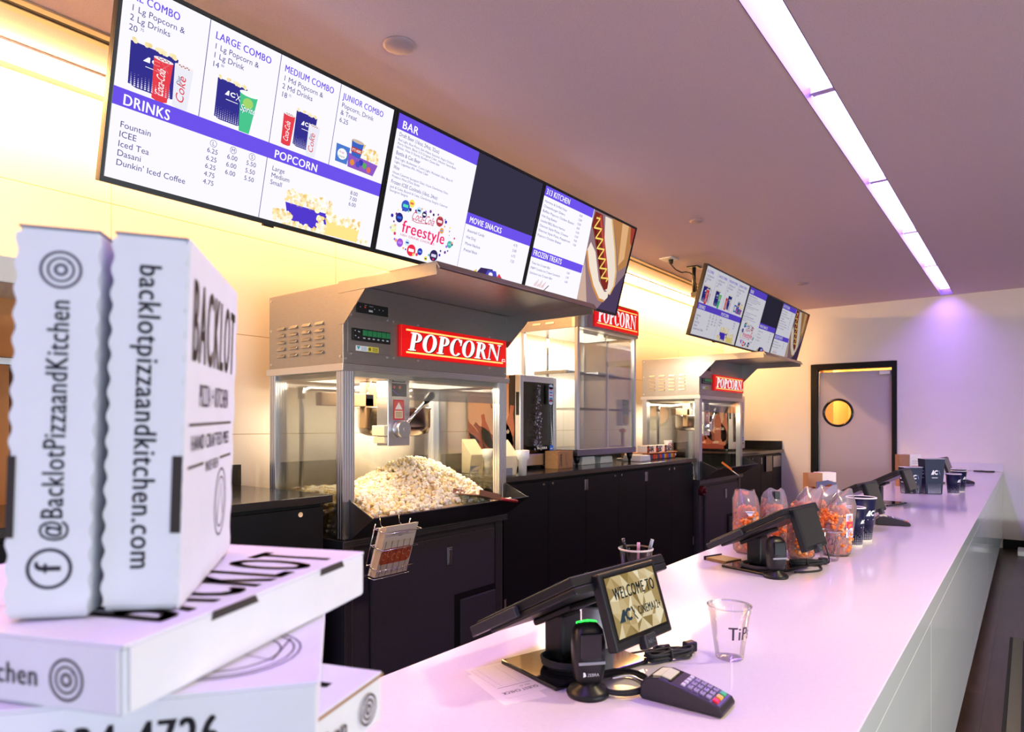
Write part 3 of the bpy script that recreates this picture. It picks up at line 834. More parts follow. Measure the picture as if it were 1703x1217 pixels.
for (y, z) in [(2.02, 1.70 + .02), (3.25, 1.72)] + [(y_, z_) for y_ in (2.05, 2.285, 2.325, 2.50, 3.10) for z_ in (1.745, 1.935)] + [(2.10, 1.678), (2.62, 1.678), (3.15, 1.678)]:
    x = MX1 if z > 1.695 else MX1 + .016
    rv.cyl((x, y, z), (x + .004, y, z), .0055, n=10)
for (x, z) in ((-3.21, 1.72), (-3.21, 2.06), (-2.62, 1.73), (-3.21, 1.9)): rv.cyl((x, MY0, z), (x, MY0 - .004, z), .006, n=10)
rv.build('rivets', M['alu'], pm1)
# canopy
CX = -1.968
cn = MB(o)
cn.box(MX1 - .03, CX, MY0 - .006, MY1 + .006, HZ, HZ + .006)
cn.prism([(CX, HZ + .006), (CX + .022, HZ - .024), (CX + .016, HZ - .030), (CX - .006, HZ)], 'y', MY0 - .006, MY1 + .006)
for y in (MY0 - .006, MY1 + .0):
    cn.box(MX1 - .03, CX, y, y + .006, HZ - .052, HZ + .001)
cn.build('canopy', M['steel'], pm1, .0015)
for y in (MY0 - .004, MY1 - .006):
    MB(o).prism([(MX1 - .03, 1.885), (MX1 + .012, 1.885), (MX1 + .17, HZ - .05), (MX1 - .03, HZ - .05)], 'y', y, y + .006).build('canopy_bracket', M['steel'], pm1)
# sign
MB(o).box(MX1, MX1 + .022, 2.358, 3.238, 1.757, 1.924).build('sign', M['red'], pm1, .004)
sg = Art()
sg.rect(.035, .845, .138, .147, '#ffe27a', 1); sg.rect(.035, .845, .020, .029, '#ffe27a', 1)
popcorn_letters(sg, .052, .032, .096, .785, '#3a0606', 1); popcorn_letters(sg, .046, .036, .096, .785, '#ffffff', 2)
sg.poly([(.832, .034), (.868, .034), (.862, .050), (.838, .050)], '#ffffff', 2); sg.poly([(.838, .037), (.863, .037), (.859, .047), (.842, .047)], '#d40d10', 3)
sg.build('sign_lettering', pm1, plane_map((MX1 + .0222, 2.358, 1.757), (0, 1, 0), (0, 0, 1)), lambda c_: mat('sign_' + c_.strip('#'), c_, .3, emit=(c_, .55 if c_ != '#3a0606' else 0)), .0007, o)
# controls
MB(o).box(MX1, MX1 + .003, 2.03, 2.305, 1.755, 1.925).build('control_plate', M['steel'], pm1, .001)
cp = MB(o).box(MX1 + .003, MX1 + .012, 2.055, 2.295, 1.812, 1.872)
cp.build('switch_panel', M['blackplastic'], pm1, .002)
for i in range(6):
    MB(o).box(MX1 + .012, MX1 + .022, 2.112 + i * .030, 2.112 + i * .030 + .024, 1.838, 1.866).build('rocker_switch', mat('switch_green', (.02, .10, .05), .2, emit=('#1f8a4a', .25)), pm1, .002)
ca = Art()
for i in range(6): ca.rect(.062 + .03 * i, .076 + .03 * i, .012, .018, '#b8c4d0', 1)
for (x, y) in ((.010, .045), (.03, .042), (.036, .041), (.012, .02), (.03, .012)): ca.rect(x, x + .007, y, y + .005, '#b8c4d0', 1)
ca.build('switch_marks', pm1, plane_map((MX1 + .0122, 2.055, 1.812), (0, 1, 0), (0, 0, 1)), ink, .0003, o)
MB(o).box(MX1, MX1 + .006, 2.085, 2.285, 1.952, 2.002).build('timer_panel', M['blackplastic'], pm1, .002)
ta = Art(); ta.ell(.050, .030, .005, .005, '#ff3a30', 1, 12); ta.rect(.072, .098, .010, .020, '#c8c8c8', 1)
for x in (.02, .11, .14, .165): ta.ell(x, .028, .0025, .0025, '#d8d8d8', 1, 8)
ta.rect(.045, .06, .038, .041, '#888888', 1); ta.rect(.075, .10, .036, .040, '#888888', 1)
ta.build('timer_marks', pm1, plane_map((MX1 + .0062, 2.085, 1.952), (0, 1, 0), (0, 0, 1)), ink, .0003, o)
st = Art()
st.rect(0, .075, 0, .026, '#eef2f4', 1); st.rect(.075, .145, 0, .026, '#e8d84a', 1); st.poly([(.006, .023), (.028, .023), (.017, .004)], '#2aa8b8', 2)
for i in range(4): st.rect(.034, .070, .004 + .005 * i, .006 + .005 * i, '#7aa8c8', 2); st.rect(.105, .140, .004 + .005 * i, .0065 + .005 * i, '#5a521a', 2)
st.ell(.088, .013, .009, .009, '#7a7018', 2, 12)
st.build('sticker', pm1, plane_map((MX1 + .0035, 2.078, 1.763), (0, 1, 0), (0, 0, 1)), ink, .0003, o)
# glass
MB(o).box(MX0 + .055, MX1 - .055, MY0 + .012, MY0 + .016, .846, 1.66).build('side_glass', M['glass'], pm1)
MB(o).box(MX0 + .055, MX1 - .055, MY1 - .016, MY1 - .012, .846, 1.66).build('side_glass', M['glass'], pm1)
MB(o).box(MX0 + .012, MX0 + .016, MY0 + .072, MY1 - .072, .846, 1.66).build('back_glass', M['glass'], pm1)
MB(o).box(MX1 - .012, MX1 - .008, MY0 + .074, MY1 - .074, 1.53, 1.66).build('front_flap', M['flap'], pm1)
# kettle with its arm
KX, KY = -2.90, 2.600
kt = MB(o)
kt.lathe((KX, KY, 0), [(0, 1.335), (.15, 1.335), (.195, 1.352), (.208, 1.39), (.208, 1.487), (.214, 1.490), (.214, 1.497), (.200, 1.497), (.196, 1.40), (0, 1.39)], 40)
kt.build('kettle', M['kettle'], pm1)
ag = MB(o).cyl((KX, KY, 1.497), (KX, KY, 1.64), .012).box(KX - .16, KX + .16, KY - .01, KY + .01, 1.555, 1.565).cyl((KX, KY + .05, 1.58), (KX + .02, KY + .12, 1.60), .008)
ag.build('agitator', M['steel_dark'], pm1)
MB(o).box(KX - .04, KX + .01, 2.02 + .07, KY - .16, 1.50, 1.57).box(KX - .04, KX + .01, KY - .22, KY - .14, 1.38, 1.66).build('kettle_bracket', mat('bracket_tan', '#8a6a48', .5), pm1, .003)
ar = MB(o).box(-2.79, -2.70, 2.375, 2.535, 1.285, 1.66)
ar.build('kettle_arm', M['alu'], pm1, .004)
aa = Art()
aa.rect(.030, .125, .345, .368, '#23262a', 1); aa.rect(.040, .115, .350, .364, '#aab4b4', 2)
aa.rect(.028, .135, .268, .338, '#1e2126', 1); aa.ell(.045, .318, .008, .008, '#e0503a', 2, 14); aa.ell(.085, .318, .009, .009, '#f07050', 2, 14); aa.line([(.035, .30), (.085, .272)], .004, '#5a48d8', 2); aa.line([(.10, .27), (.10, .336)], .002, '#55585c', 2)
aa.rect(.038, .115, .140, .250, '#c8343a', 1); aa.rect(.043, .110, .146, .244, '#d8605c', 2); aa.poly([(.050, .198), (.103, .198), (.077, .238)], '#f6e8dc', 3); aa.rect(.048, .105, .150, .190, '#ecd9b0', 3)
for i in range(5): aa.rect(.052, .100, .155 + .0065 * i, .158 + .0065 * i, '#a06a4a', 4)
aa.build('arm_labels', pm1, plane_map((-2.6995, 2.375, 1.285), (0, 1, 0), (0, 0, 1)), ink, .0004, o)
hd = MB(o).cyl((-2.70, 2.455, 1.375), (-2.655, 2.455, 1.375), .046, n=32).cyl((-2.655, 2.455, 1.375), (-2.651, 2.455, 1.375), .012, n=16)
hd.build('tilt_knob', M['alu'], pm1, .002)
MB(o).cyl((-2.675, 2.475, 1.400), (-2.675, 2.655, 1.545), .009, n=14).build('tilt_lever', M['chrome'], pm1)
MB(o).cyl((-2.675, 2.632, 1.527), (-2.675, 2.672, 1.560), .014, .021, n=16).ellipsoid((-2.675, 2.678, 1.565), (.022, .022, .022)).build('lever_grip', M['blackplastic'], pm1)
MB(o).box(-2.80, -2.70, 2.350, 2.374, 1.34, 1.395).box(-2.79, -2.70, 2.352, 2.374, 1.30, 1.335).build('socket_box', M['cream'], pm1, .003)
MB(o).tube([(-3.10, 2.115, .85), (-3.10, 2.115, 1.55), (-3.10, 2.125, 1.585), (-3.10, 2.16, 1.598), (-3.10, 2.40, 1.60), (-3.0, 2.5, 1.62)], .012, 12).cyl((-3.10, 2.115, 1.54), (-3.10, 2.115, 1.60), .019).build('oil_pipe', M['steel_dark'], pm1)
MB(o).lathe((-2.72, 2.19, 0), [(.055, 1.56), (.075, 1.655), (.0, 1.657)], 20).build('measure_cup', M['cupclear'], pm1)
# serving trough at the front
TXL, TZL = -2.42, .955
tg = MB(o)
y0, y1 = MY0 + .035, MY1 - .01
tg.add([(MX1, y0, .835), (MX1, y1, .835), (TXL, y1, TZL), (TXL, y0, TZL), (MX1, y0, .843), (MX1, y1, .843), (TXL - .006, y1, TZL), (TXL - .006, y0, TZL)],
       [(0, 1, 2, 3), (4, 7, 6, 5), (3, 2, 6, 7), (0, 4, 5, 1)])
for y in (y0, y1 - .005):
    tg.prism([(MX1, .835), (TXL, TZL), (MX1, 1.035)], 'y', y, y + .005)
tg.build('serving_trough', mat('trough_black', (.02, .02, .024), .3), pm1)
MB(o).add([(TXL - .024, y0 + .002, TZL - .012), (TXL - .024, y1 - .002, TZL - .012), (TXL + .004, y1 - .002, TZL + .004), (TXL + .004, y0 + .002, TZL + .004),
           (TXL - .024, y0 + .002, TZL - .008), (TXL - .024, y1 - .002, TZL - .008), (TXL + .003, y1 - .002, TZL + .008), (TXL + .003, y0 + .002, TZL + .008)],
          [(0, 3, 2, 1), (4, 5, 6, 7), (0, 1, 5, 4), (1, 2, 6, 5), (2, 3, 7, 6), (3, 0, 4, 7)]).build('trough_lip', mat('lip_steel', (.34, .32, .36), .25, 1.0), pm1)
for y in (MY0 + .03, MY1 - .01):
    MB(o).box(MX1 + .0, MX1 + .004, y - .03, y + .006, .86, 1.03).build('trough_bracket', M['alu'], pm1)
ml = area('machine_lamp', (0, 0, 1.634), (0, 0, 0), .36, 1.0, (1.0, .86, .64), 38.0); ml.parent = pm1

pm2 = dup(pm1, o + Vector((0, 4.362, 0)), label='farther steel popcorn machine, standing empty under the second row of screens', skip=('measure_cup',))
o2 = Vector(pm2.location)
MB(o2).cyl((MX1 - .012, 6.42, .735), (MX1 + .035, 6.42, .735), .05, n=24).cyl((MX1 + .035, 6.42, .735), (MX1 + .055, 6.42, .735), .024, n=20).build('stop_knob', mat('dark_red_knob', '#5a1420', .25), pm2, .004)

# popcorn heap (uncountable)
def kern_templates():
    T = []
    ico = [(0, 0, 1)] + [(.894 * math.cos(2 * PI * i / 5), .894 * math.sin(2 * PI * i / 5), .447) for i in range(5)] + [(.894 * math.cos(2 * PI * (i + .5) / 5), .894 * math.sin(2 * PI * (i + .5) / 5), -.447) for i in range(5)] + [(0, 0, -1)]
    fs = [(0, 1 + i, 1 + (i + 1) % 5) for i in range(5)] + [(1 + i, 6 + i, 1 + (i + 1) % 5) for i in range(5)] + [(1 + (i + 1) % 5, 6 + i, 6 + (i + 1) % 5) for i in range(5)] + [(11, 6 + (i + 1) % 5, 6 + i) for i in range(5)]
    rnd = random.Random(3)
    for k in range(6):
        V = []; F = []; C = []
        for j in range(4 + k % 2):
            c = Vector((rnd.uniform(-1, 1), rnd.uniform(-1, 1), rnd.uniform(-1, 1))) * .55
            r = rnd.uniform(.45, .75); bse = len(V)
            V += [tuple(c + Vector(p) * r) for p in ico]; F += [tuple(bse + q for q in f) for f in fs]; C += [1 if j == 0 else 0] * len(fs)
        T.append((np.array(V), F, C))
    return T
KT = kern_templates()
def kernel_mesh(name, pts, size, mats, parent=None, seed=1, o=(0, 0, 0), mix=None):
    rnd = random.Random(seed); V = []; F = []; MI = []; n = 0
    for p in pts:
        v, f, c_ = KT[rnd.randrange(len(KT))]
        q = np.array(Euler((rnd.uniform(0, 6), rnd.uniform(0, 6), rnd.uniform(0, 6))).to_matrix())
        s_ = size * rnd.uniform(.8, 1.25)
        V.append(v @ q.T * s_ + np.array(p) - np.array(o))
        F += [tuple(n + i for i in t) for t in f]; n += len(v)
        alt = rnd.random() < .25
        MI += [(2 if (alt and len(mats) > 2) else (1 if x and rnd.random() < .6 else 0)) for x in c_]
    me = bpy.data.meshes.new(name); me.from_pydata(np.concatenate(V).tolist(), [], F)
    for m_ in mats: me.materials.append(m_)
    me.polygons.foreach_set('material_index', MI); me.polygons.foreach_set('use_smooth', [True] * len(F)); me.update()
    ob = bpy.data.objects.new(name, me); COL.objects.link(ob)
    if parent is not None: ob.parent = parent
    else: ob.location = o
    return ob
PC = [mat('popcorn_white', '#fdf3da', .8), mat('popcorn_hull', '#e0a848', .7), mat('popcorn_butter', '#f8e2a4', .75)]
def heap(x, y):
    e = 1.02 + .175 * math.exp(-((y - 2.74) / .26) ** 2 - ((x + 2.88) / .30) ** 2)
    e += .02 * math.exp(-((y - 2.15) / .2) ** 2)
    e -= .10 * max(0, (y - 2.95)) / .3
    if x > -2.66: e -= (x + 2.66) * .42
    return e
pts = []; rnd = random.Random(9)
xa, xb, ya, yb = MX0 + .075, TXL - .060, MY0 + .085, MY1 - .12
while len(pts) < 3300:
    x, y = rnd.uniform(xa, xb), rnd.uniform(ya, yb)
    if x > MX1 - .06 and (y < MY0 + .10 or y > MY1 - .12): continue
    for k in range(1):
        pts.append((x, y, max(heap(x, y) + rnd.uniform(-.012, .010), .862 if x < MX1 - .01 else .862 + (x - MX1 + .01) / (TXL - MX1) * (TZL - .86) + .014)))
for i in range(500):                                        # against the near pane and the front trough
    pts.append((rnd.uniform(xa, MX1 - .07), MY0 + .034, .86 + rnd.random() * .15))
km = kernel_mesh('popcorn_heap', pts, .0145, PC, seed=4, o=(o.x, o.y, .846))
tag(km, 'heap of buttery popcorn piled inside the nearest machine', 'popcorn', kind='stuff')
core = MB((o.x, o.y, .846)); N1, N2 = 22, 26
vs = [(xa + (xb - xa) * i / N1, ya + (yb - ya) * j / N2, 0) for i in range(N1 + 1) for j in range(N2 + 1)]
def botz(x): return .85 if x < MX1 - .01 else .85 + (x - MX1 + .01) / (TXL - MX1) * (TZL - .86)
top = [(p[0], p[1], max(heap(p[0], p[1]) - .018, botz(p[0]) + .003)) for p in vs]
bot = [(p[0], p[1], botz(p[0]) + .002) for p in vs]
q = len(vs); W2 = N2 + 1
fs = [(i * W2 + j, (i + 1) * W2 + j, (i + 1) * W2 + j + 1, i * W2 + j + 1) for i in range(N1) for j in range(N2)]
core.add(top + bot, fs + [tuple(q + k for k in reversed(f)) for f in fs]
         + [(i * W2, q + i * W2, q + (i + 1) * W2, (i + 1) * W2) for i in range(N1)] + [(i * W2 + N2, (i + 1) * W2 + N2, q + (i + 1) * W2 + N2, q + i * W2 + N2) for i in range(N1)]
         + [(j, j + 1, q + j + 1, q + j) for j in range(N2)] + [(N1 * W2 + j, q + N1 * W2 + j, q + N1 * W2 + j + 1, N1 * W2 + j + 1) for j in range(N2)])
cb = core.build('heap_core', PC[2], km); cb['kind'] = 'stuff'

# scoops
def scoop(label, loc, rz, tilt, body, grip, name='popcorn_scoop', size=1.0):
    t = thing(name, label, 'scoop', loc, rz); t.scale = (size, size, size)
    Mx = Matrix.Rotation(tilt, 4, 'Y')
    s_ = MB(); s_.box(-.16, .10, -.085, .085, -.002, .002, 0, Mx).box(-.16, .08, -.087, -.083, -.002, .03, 0, Mx).box(-.16, .08, .083, .087, -.002, .03, 0, Mx)
    s_.build('pan', body, t)
    h = Art()
    for i in range(9):
        for j in range(4): h.ell(-.11 + .02 * i, -.05 + .033 * j, .005, .005, '#2a1c18', 1, 8)
    h.build('holes', t, lambda x, y, k: Mx @ Vector((x, y, .0022 + k)), ink)
    g = MB().cyl(Mx @ Vector((.09, -.07, .006)), Mx @ Vector((.26, -.10, .012)), .009, n=12); g.build('handle', grip, t)
    return t
sc1 = scoop('flat steel popcorn scoop with a red handle on the lip of the nearest machine', (-2.465, 2.86, .985), R(100), R(12), mat('scoop_metal', '#b88a6a', .35, .6), mat('scoop_red', '#a8202c', .35))
sc2 = scoop('orange scoop with a white handle hanging on the lip of the farther machine', (-2.395, 6.60, .965), R(20), R(38), mat('scoop_orange', '#e8821e', .4), M['white_plastic'], size=.5)
# wire rack with bags hooked on the trough of the first machine
ro = Vector((-2.36, 2.09, .82))
wr = thing('wire_rack', 'wire basket rack hooked on the lip of the nearest popcorn machine', 'rack', ro)
wm = MB(ro)
def rackpt(u, s_, z): return Vector((-2.395 + u + (z - .70) * .34, 1.985 + s_ * .215, z))
for z in (.925, .845, .75):
    wm.tube([rackpt(-.03, 0, z + .0), rackpt(.06, 0, z - .015), rackpt(.06, 1, z - .015), rackpt(-.03, 1, z)], .0022, 6)
    wm.tube([rackpt(-.03, 0, z), rackpt(-.03, 1, z)], .0022, 6)
wm.tube([rackpt(-.03, 0, .70), rackpt(.045, 0, .692), rackpt(.045, 1, .692), rackpt(-.03, 1, .70)], .0022, 6, closed=True)
for s_ in (0.0, 1.0): wm.tube([rackpt(-.03, s_, .70), rackpt(-.03, s_, .95)], .0022, 6)
for s_ in (.25, .8): wm.tube([(TXL - .03, 2.02 + s_ * .215, TZL + .004), (TXL + .008, 2.02 + s_ * .215, TZL + .014), (TXL + .012, 2.02 + s_ * .215, TZL - .03), rackpt(-.03, s_, .925)], .0022, 6)
wm.build('wires', M['chrome'], wr)
for i in range(4):
    f = .034 - i * .016
    lab = ('foremost grey paper bag with a rust printed band in the wire rack', 'second paper bag in the wire rack, just behind the foremost one', 'third paper bag in the wire rack', 'rearmost white edged paper bag in the wire rack')[i]
    bo = rackpt(f, .04 + .015 * i, .70)
    bg = thing('paper_bag', lab, 'paper bag', bo, 0, 'paper bags in the wire rack')
    tp = rackpt(f, .04 + .015 * i, .94 - .004 * i); ex = Vector((0, .195, 0)); dn = Vector((.007, 0, 0))
    m_ = MB(bo); vs = [bo, bo + ex, tp + ex, tp]
    m_.add([p - dn for p in vs] + [p + dn * .9 for p in vs], [(0, 3, 2, 1), (4, 5, 6, 7), (0, 1, 5, 4), (1, 2, 6, 5), (2, 3, 7, 6), (3, 0, 4, 7)])
    m_.build('sleeve', M['brownpaper'] if i < 3 else M['white_paper'], bg)
    if i == 0:
        pa = Art(); L = (tp - bo).length
        pa.poly([(.012, L * .24), (.175, L * .24), (.190, L * .30), (.190, L * .50), (.175, L * .55), (.015, L * .55), (.004, L * .48), (.004, L * .30)], '#a8492a', 1)
        for k in range(5): pa.rect(.018 + .037 * k, .0205 + .037 * k, .0, L * .70, '#3c332c', 2)
        for k in range(6): pa.ring(.025 + .03 * k, L * .40 + .012 * math.sin(k * 2), .012, .018, .010, .015, '#d09a7a', 2, 30, 300, 12)
        pa.text('HOT & FRESH POPCORN BAG', .035, L * .86, .006, '#2a2622', 1, width=.12); pa.text('KEEP ROLLED UP HERE', .045, L * .82, .006, '#2a2622', 1, width=.1); pa.text('ENJOY', .085, L * .78, .006, '#2a2622', 1)
        for k in range(6): pa.ell(.02 + .03 * k, L * .10, .009, .012, '#dcd6cc', 1, 12)
        ez = (tp - bo).normalized()
        pa.build('bag_print', bg, lambda x, y, h: bo + dn * .95 + Vector((0, x, 0)) + ez * y + Vector((h, 0, 0)), ink, .0004, bo)

# ------------------------------------------------------------------ back counters
ZT, XF = 1.065, -2.62
def cabinet(y0, y1, label, doors, group='black base cabinets along the wall'):
    o = Vector((-3.05, (y0 + y1) / 2, 0))
    t = thing('base_cabinet', label, 'cabinet', o, 0, group)
    MB(o).box(XW + .012, -2.668, y0 + .002, y1 - .002, .09, ZT - .037).build('body', M['black'], t, .002)
    MB(o).box(XW + .012, -2.74, y0 + .004, y1 - .004, 0, .09).build('plinth', M['black'], t)
    n = len(doors)
    for i, (a, b_, hinge, lock) in enumerate(doors):
        d = MB(o).box(-2.668, -2.65, a + .002, b_ - .002, .10, ZT - .055).build('door', M['black'], t, .0015)
        do = o
        if lock is not None:
            MB(do).cyl((-2.65, lock, .985), (-2.644, lock, .985), .012, n=20).cyl((-2.644, lock, .985), (-2.642, lock, .985), .004, n=8).build('lock', M['chrome'], d)
        if hinge is not None:
            for hz in (.905, .20): MB(do).box(-2.65, -2.646, hinge - .009, hinge + .009, hz, hz + .08).build('hinge', M['alu'], d)
    return t
def worktop(y0, y1, label, splash, end=False):
    o = Vector((-3.05, (y0 + y1) / 2, ZT - .037))
    t = thing('back_worktop', label, 'worktop', o, 0)
    MB(o).box(XW + .002, XF, y0, y1, ZT - .036, ZT).build('slab', M['blacktop'], t, .003)
    so = Vector((XW + .012, (y0 + y1) / 2, ZT + .0005))
    tag(MB(so).box(XW + .002, XW + .022, y0, y1, ZT + .0005, ZT + .115).build('backsplash', M['blacktop'], None, .002), splash, 'backsplash')
    if end:
        so = Vector((-3.04, y1 - .01, ZT + .0005))
        tag(MB(so).box(XW + .0225, XF - .02, y1 - .02, y1, ZT + .0005, ZT + .115).build('backsplash', M['blacktop'], None, .002), 'black upstand of the far worktop along the back wall', 'backsplash')
    return t
cabinet(0.90, 1.93, 'black base cabinet with one lock at the near side of the first popcorn machine', [(0.90, 1.16, None, None), (1.16, 1.93, 1.175, 1.80)])
cabinet(-0.20, 0.895, 'black base cabinet behind the pizza boxes at the near end', [(-0.20, .35, None, None), (.35, .895, None, None)])
worktop(-0.25, 1.962, 'black worktop before the first popcorn machine, behind the pizza boxes', 'black upstand on the wall before the first popcorn machine')
ys = [3.30, 4.30, 5.30, 6.345]
for i, lab in enumerate(('black base cabinet beside the nearest popcorn machine, below the small fridge', 'middle black base cabinet, below the glass display case', 'black base cabinet touching the farther popcorn machine, below the candy tray')):
    a, b_ = ys[i], ys[i + 1]; m_ = (a + b_) / 2
    cabinet(a, b_, lab, [(a, m_, a + .014, m_ - .055), (m_, b_, b_ - .014, m_ + .055)])
worktop(3.282, 6.352, 'long black worktop between the two popcorn machines', 'long black upstand on the wall between the two popcorn machines')
cf = cabinet(7.66, 9.325, 'last black base cabinet, between the farther popcorn machine and the back wall', [(7.66, 8.46, None, 8.02), (8.46, 8.93, 8.475, None), (8.93, 9.325, None, None)])
oc = Vector(cf.location)
MB(oc).box(-2.65, -2.63, 8.60, 8.85, .80, 1.0).build('towel_panel', M['glossblack'], cf, .004)
MB(oc).box(-2.65, -2.643, 8.95, 9.31, .84, .985).build('steel_plate', M['steel'], cf, .002)
MB(oc).cyl((-2.65, 8.13, .985), (-2.644, 8.13, .985), .012, n=20).build('lock', M['chrome'], cf)
worktop(7.655, 9.333, 'black worktop in the far corner under the second small fridge', 'black upstand on the panelled wall behind the second small fridge', end=True)

# small glass-door fridges
def fridge(y0, y1, label):
    x0, x1, z0, z1 = -3.43, -2.92, ZT + .03, 1.765
    o = Vector(((x0 + x1) / 2, (y0 + y1) / 2, ZT))
    t = thing('small_fridge', label, 'fridge', o, 0, 'small glass door drinks fridges')
    bx = MB(o)
    bx.box(x0, x1 - .05, y0, y0 + .025, z0, z1).box(x0, x1 - .05, y1 - .025, y1, z0, z1).box(x0, x0 + .02, y0, y1, z0, z1).box(x0, x1 - .05, y0, y1, z0, z0 + .03).box(x0, x1 - .05, y0, y1, z1 - .03, z1)
    bx.build('body', mat('fridge_black', (.015, .014, .016), .4), t, .003)
    for (x, y) in ((x0 + .05, y0 + .05), (x1 - .09, y0 + .05), (x0 + .05, y1 - .05), (x1 - .09, y1 - .05)):
        MB(o).cyl((x, y, ZT), (x, y, z0), .018, n=16).build('foot', M['chrome'], t)
    fr_ = MB(o); xa, xb = x1 - .048, x1
    fr_.box(xa, xb, y0, y0 + .04, z0, z1).box(xa, xb, y1 - .04, y1, z0, z1).box(xa, xb, y0 + .04, y1 - .04, z0, z0 + .085).box(xa, xb, y0 + .04, y1 - .04, z1 - .05, z1)
    d = fr_.build('door_frame', M['alu'], t, .003)
    MB(o).box(x1 - .03, x1 - .022, y0 + .04, y1 - .04, z0 + .085, z1 - .05).build('door_glass', M['smoke'], t)
    MB(o).box(xa + .012, xb - .012, y0 - .006, y0 + .002, 1.47, 1.64).build('handle', M['blackplastic'], t, .003)
    sh = MB(o)
    for z in (1.30, 1.50):
        sh.box(x0 + .03, x1 - .08, y0 + .03, y1 - .03, z, z + .006)
    sh.build('shelf', M['chrome'], t)
    bo = MB(o)
    for j, (yy, zz, mi) in enumerate(((y0 + .10, z0 + .03, 0), (y0 + .18, z0 + .03, 1), (y0 + .27, z0 + .03, 2), (y0 + .12, 1.306, 2), (y0 + .30, 1.306, 1))):
        bo.lathe((x1 - .13, yy, zz), [(0, 0), (.03, 0), (.032, .01), (.032, .10), (.012, .15), (.012, .18), (0, .182)], 16, mi)
    bo.build('bottles', [mat('bottle_a', '#c9a06a', .2), mat('bottle_b', '#d8d4d0', .2), mat('bottle_c', '#3f8a4a', .2)], t)
    W_, H_ = y1 - y0, z1 - z0
    a = Art(); rnd = random.Random(8)
    for i in range(120):
        q = rnd.random(); z = .10 + q * .50
        half = .050 if q < .45 else .050 - (q - .45) * .07
        half = max(half, .012)
        a.ell(W_ * .46 + rnd.uniform(-half, half) + .02 * q, z, *(2 * [rnd.uniform(.003, .0085)]), rnd.choice(['#8a8898', '#66647a', '#a8a8b8']), 1, 9)
    a.build('bubble_decal', t, plane_map((x1 + .0004, y0, z0), (0, 1, 0), (0, 0, 1)), ink, .0003, o)
    a = Art()
    for i in range(24): a.ell(W_ * .83, .12 + i * .018, .0035, .0035, '#e8e8f0', 1, 8)
    for i in range(6): a.ell(W_ * .47 + .022 * i, .128, .009, .010, '#e8e4d8', 1, 10)
    a.build('lettering', t, plane_map((x1 + .0004, y0, z0), (0, 1, 0), (0, 0, 1)), ink, .0003, o)
    a = Art()
    a.rect(W_ * .80, W_ * .80 + .045, .095, .145, '#3a78e0', 2); a.rect(W_ * .80 + .006, W_ * .80 + .038, .115, .125, '#d8e6fa', 3)
    a.ell(W_ * .80 + .022, .062, .022, .020, '#a8aab8', 2, 16); a.ell(W_ * .80 + .022, .062, .015, .013, '#5a5c6a', 3, 16)
    a.build('energy_sticker', t, plane_map((x1 + .0004, y0, z0), (0, 1, 0), (0, 0, 1)), ink, .0003, o)
    a = Art()
    a.ell(W_ * .79 + .02, H_ - .075, .028, .022, '#b9cdf2', 2, 18); a.ell(W_ * .79 + .02, H_ - .19, .028, .022, '#b9cdf2', 2, 18); a.rect(W_ * .79 - .008, W_ * .79 + .048, H_ - .19, H_ - .075, '#b9cdf2', 2)
    for i in range(5): a.rect(W_ * .79 + .002, W_ * .79 + .038, H_ - .10 - .022 * i, H_ - .09 - .022 * i, ('#c04a6a', '#3a5ab0')[i % 2], 3)
    a.build('oval_sticker', t, plane_map((x1 + .0004, y0, z0), (0, 1, 0), (0, 0, 1)), ink, .0003, o)
    # printed near side: cola bottles on ice
    s_ = Art(); D_ = x1 - .05 - x0
    s_.rect(0, D_, 0, H_, '#b08c78', 0); s_.rect(0, D_, 0, H_ * .10, '#7a3024', 1); s_.rect(D_ * .88, D_, 0, H_, '#241a1a', 1)
    for (x, y, r_, l_, cl) in ((.10, .10, 35, .30, '#7c3426'), (.17, .06, 12, .33, '#8e4430'), (.25, .12, 50, .30, '#6c2a20'), (.33, .05, -8, .40, '#9a5a44'), (.38, .10, 20, .30, '#7c3426'), (.05, .14, 60, .26, '#8e4430')):
        c_, sn = math.cos(R(r_)), math.sin(R(r_))
        pr0 = [(-.045, 0), (.045, 0), (.050, l_ * .35), (.042, l_ * .62), (.018, l_ * .85), (.018, l_), (-.018, l_), (-.018, l_ * .85), (-.042, l_ * .62), (-.050, l_ * .35)]
        s_.poly([(min(D_ - .004, max(.002, x + p[0] * c_ - p[1] * sn + .05)), min(H_ - .01, max(.01, y + p[0] * sn + p[1] * c_))) for p in pr0], cl, 2)
    s_.poly([(D_ * .62, .10), (D_ * .80, .10), (D_ * .80, .36), (D_ * .74, .46), (D_ * .74, .54), (D_ * .68, .54), (D_ * .68, .46), (D_ * .62, .36)], '#8a4634', 3)
    s_.text('Coca-Cola', D_ * .60, .24, .035, '#e8d4c8', 4, 0, shear=.25, width=.13)
    rnd = random.Random(2)
    for i in range(26): s_.poly([(D_ * .6 + rnd.uniform(-.06, .10), .42 + rnd.uniform(0, .16)) for k in range(3)], rnd.choice(['#6a5446', '#c8b09c', '#8a705c']), 4)
    s_.build('side_print', t, plane_map((x0, y0 - .0004, z0), (1, 0, 0), (0, 0, 1)), lambda c_: ink(c_, .35), .0003, o)
    return t
fridge(3.83, 4.30, 'small glass door fridge beside the nearest popcorn machine, with a cola print on its side')
fridge(8.19, 8.66, 'small glass door fridge beyond the farther popcorn machine')

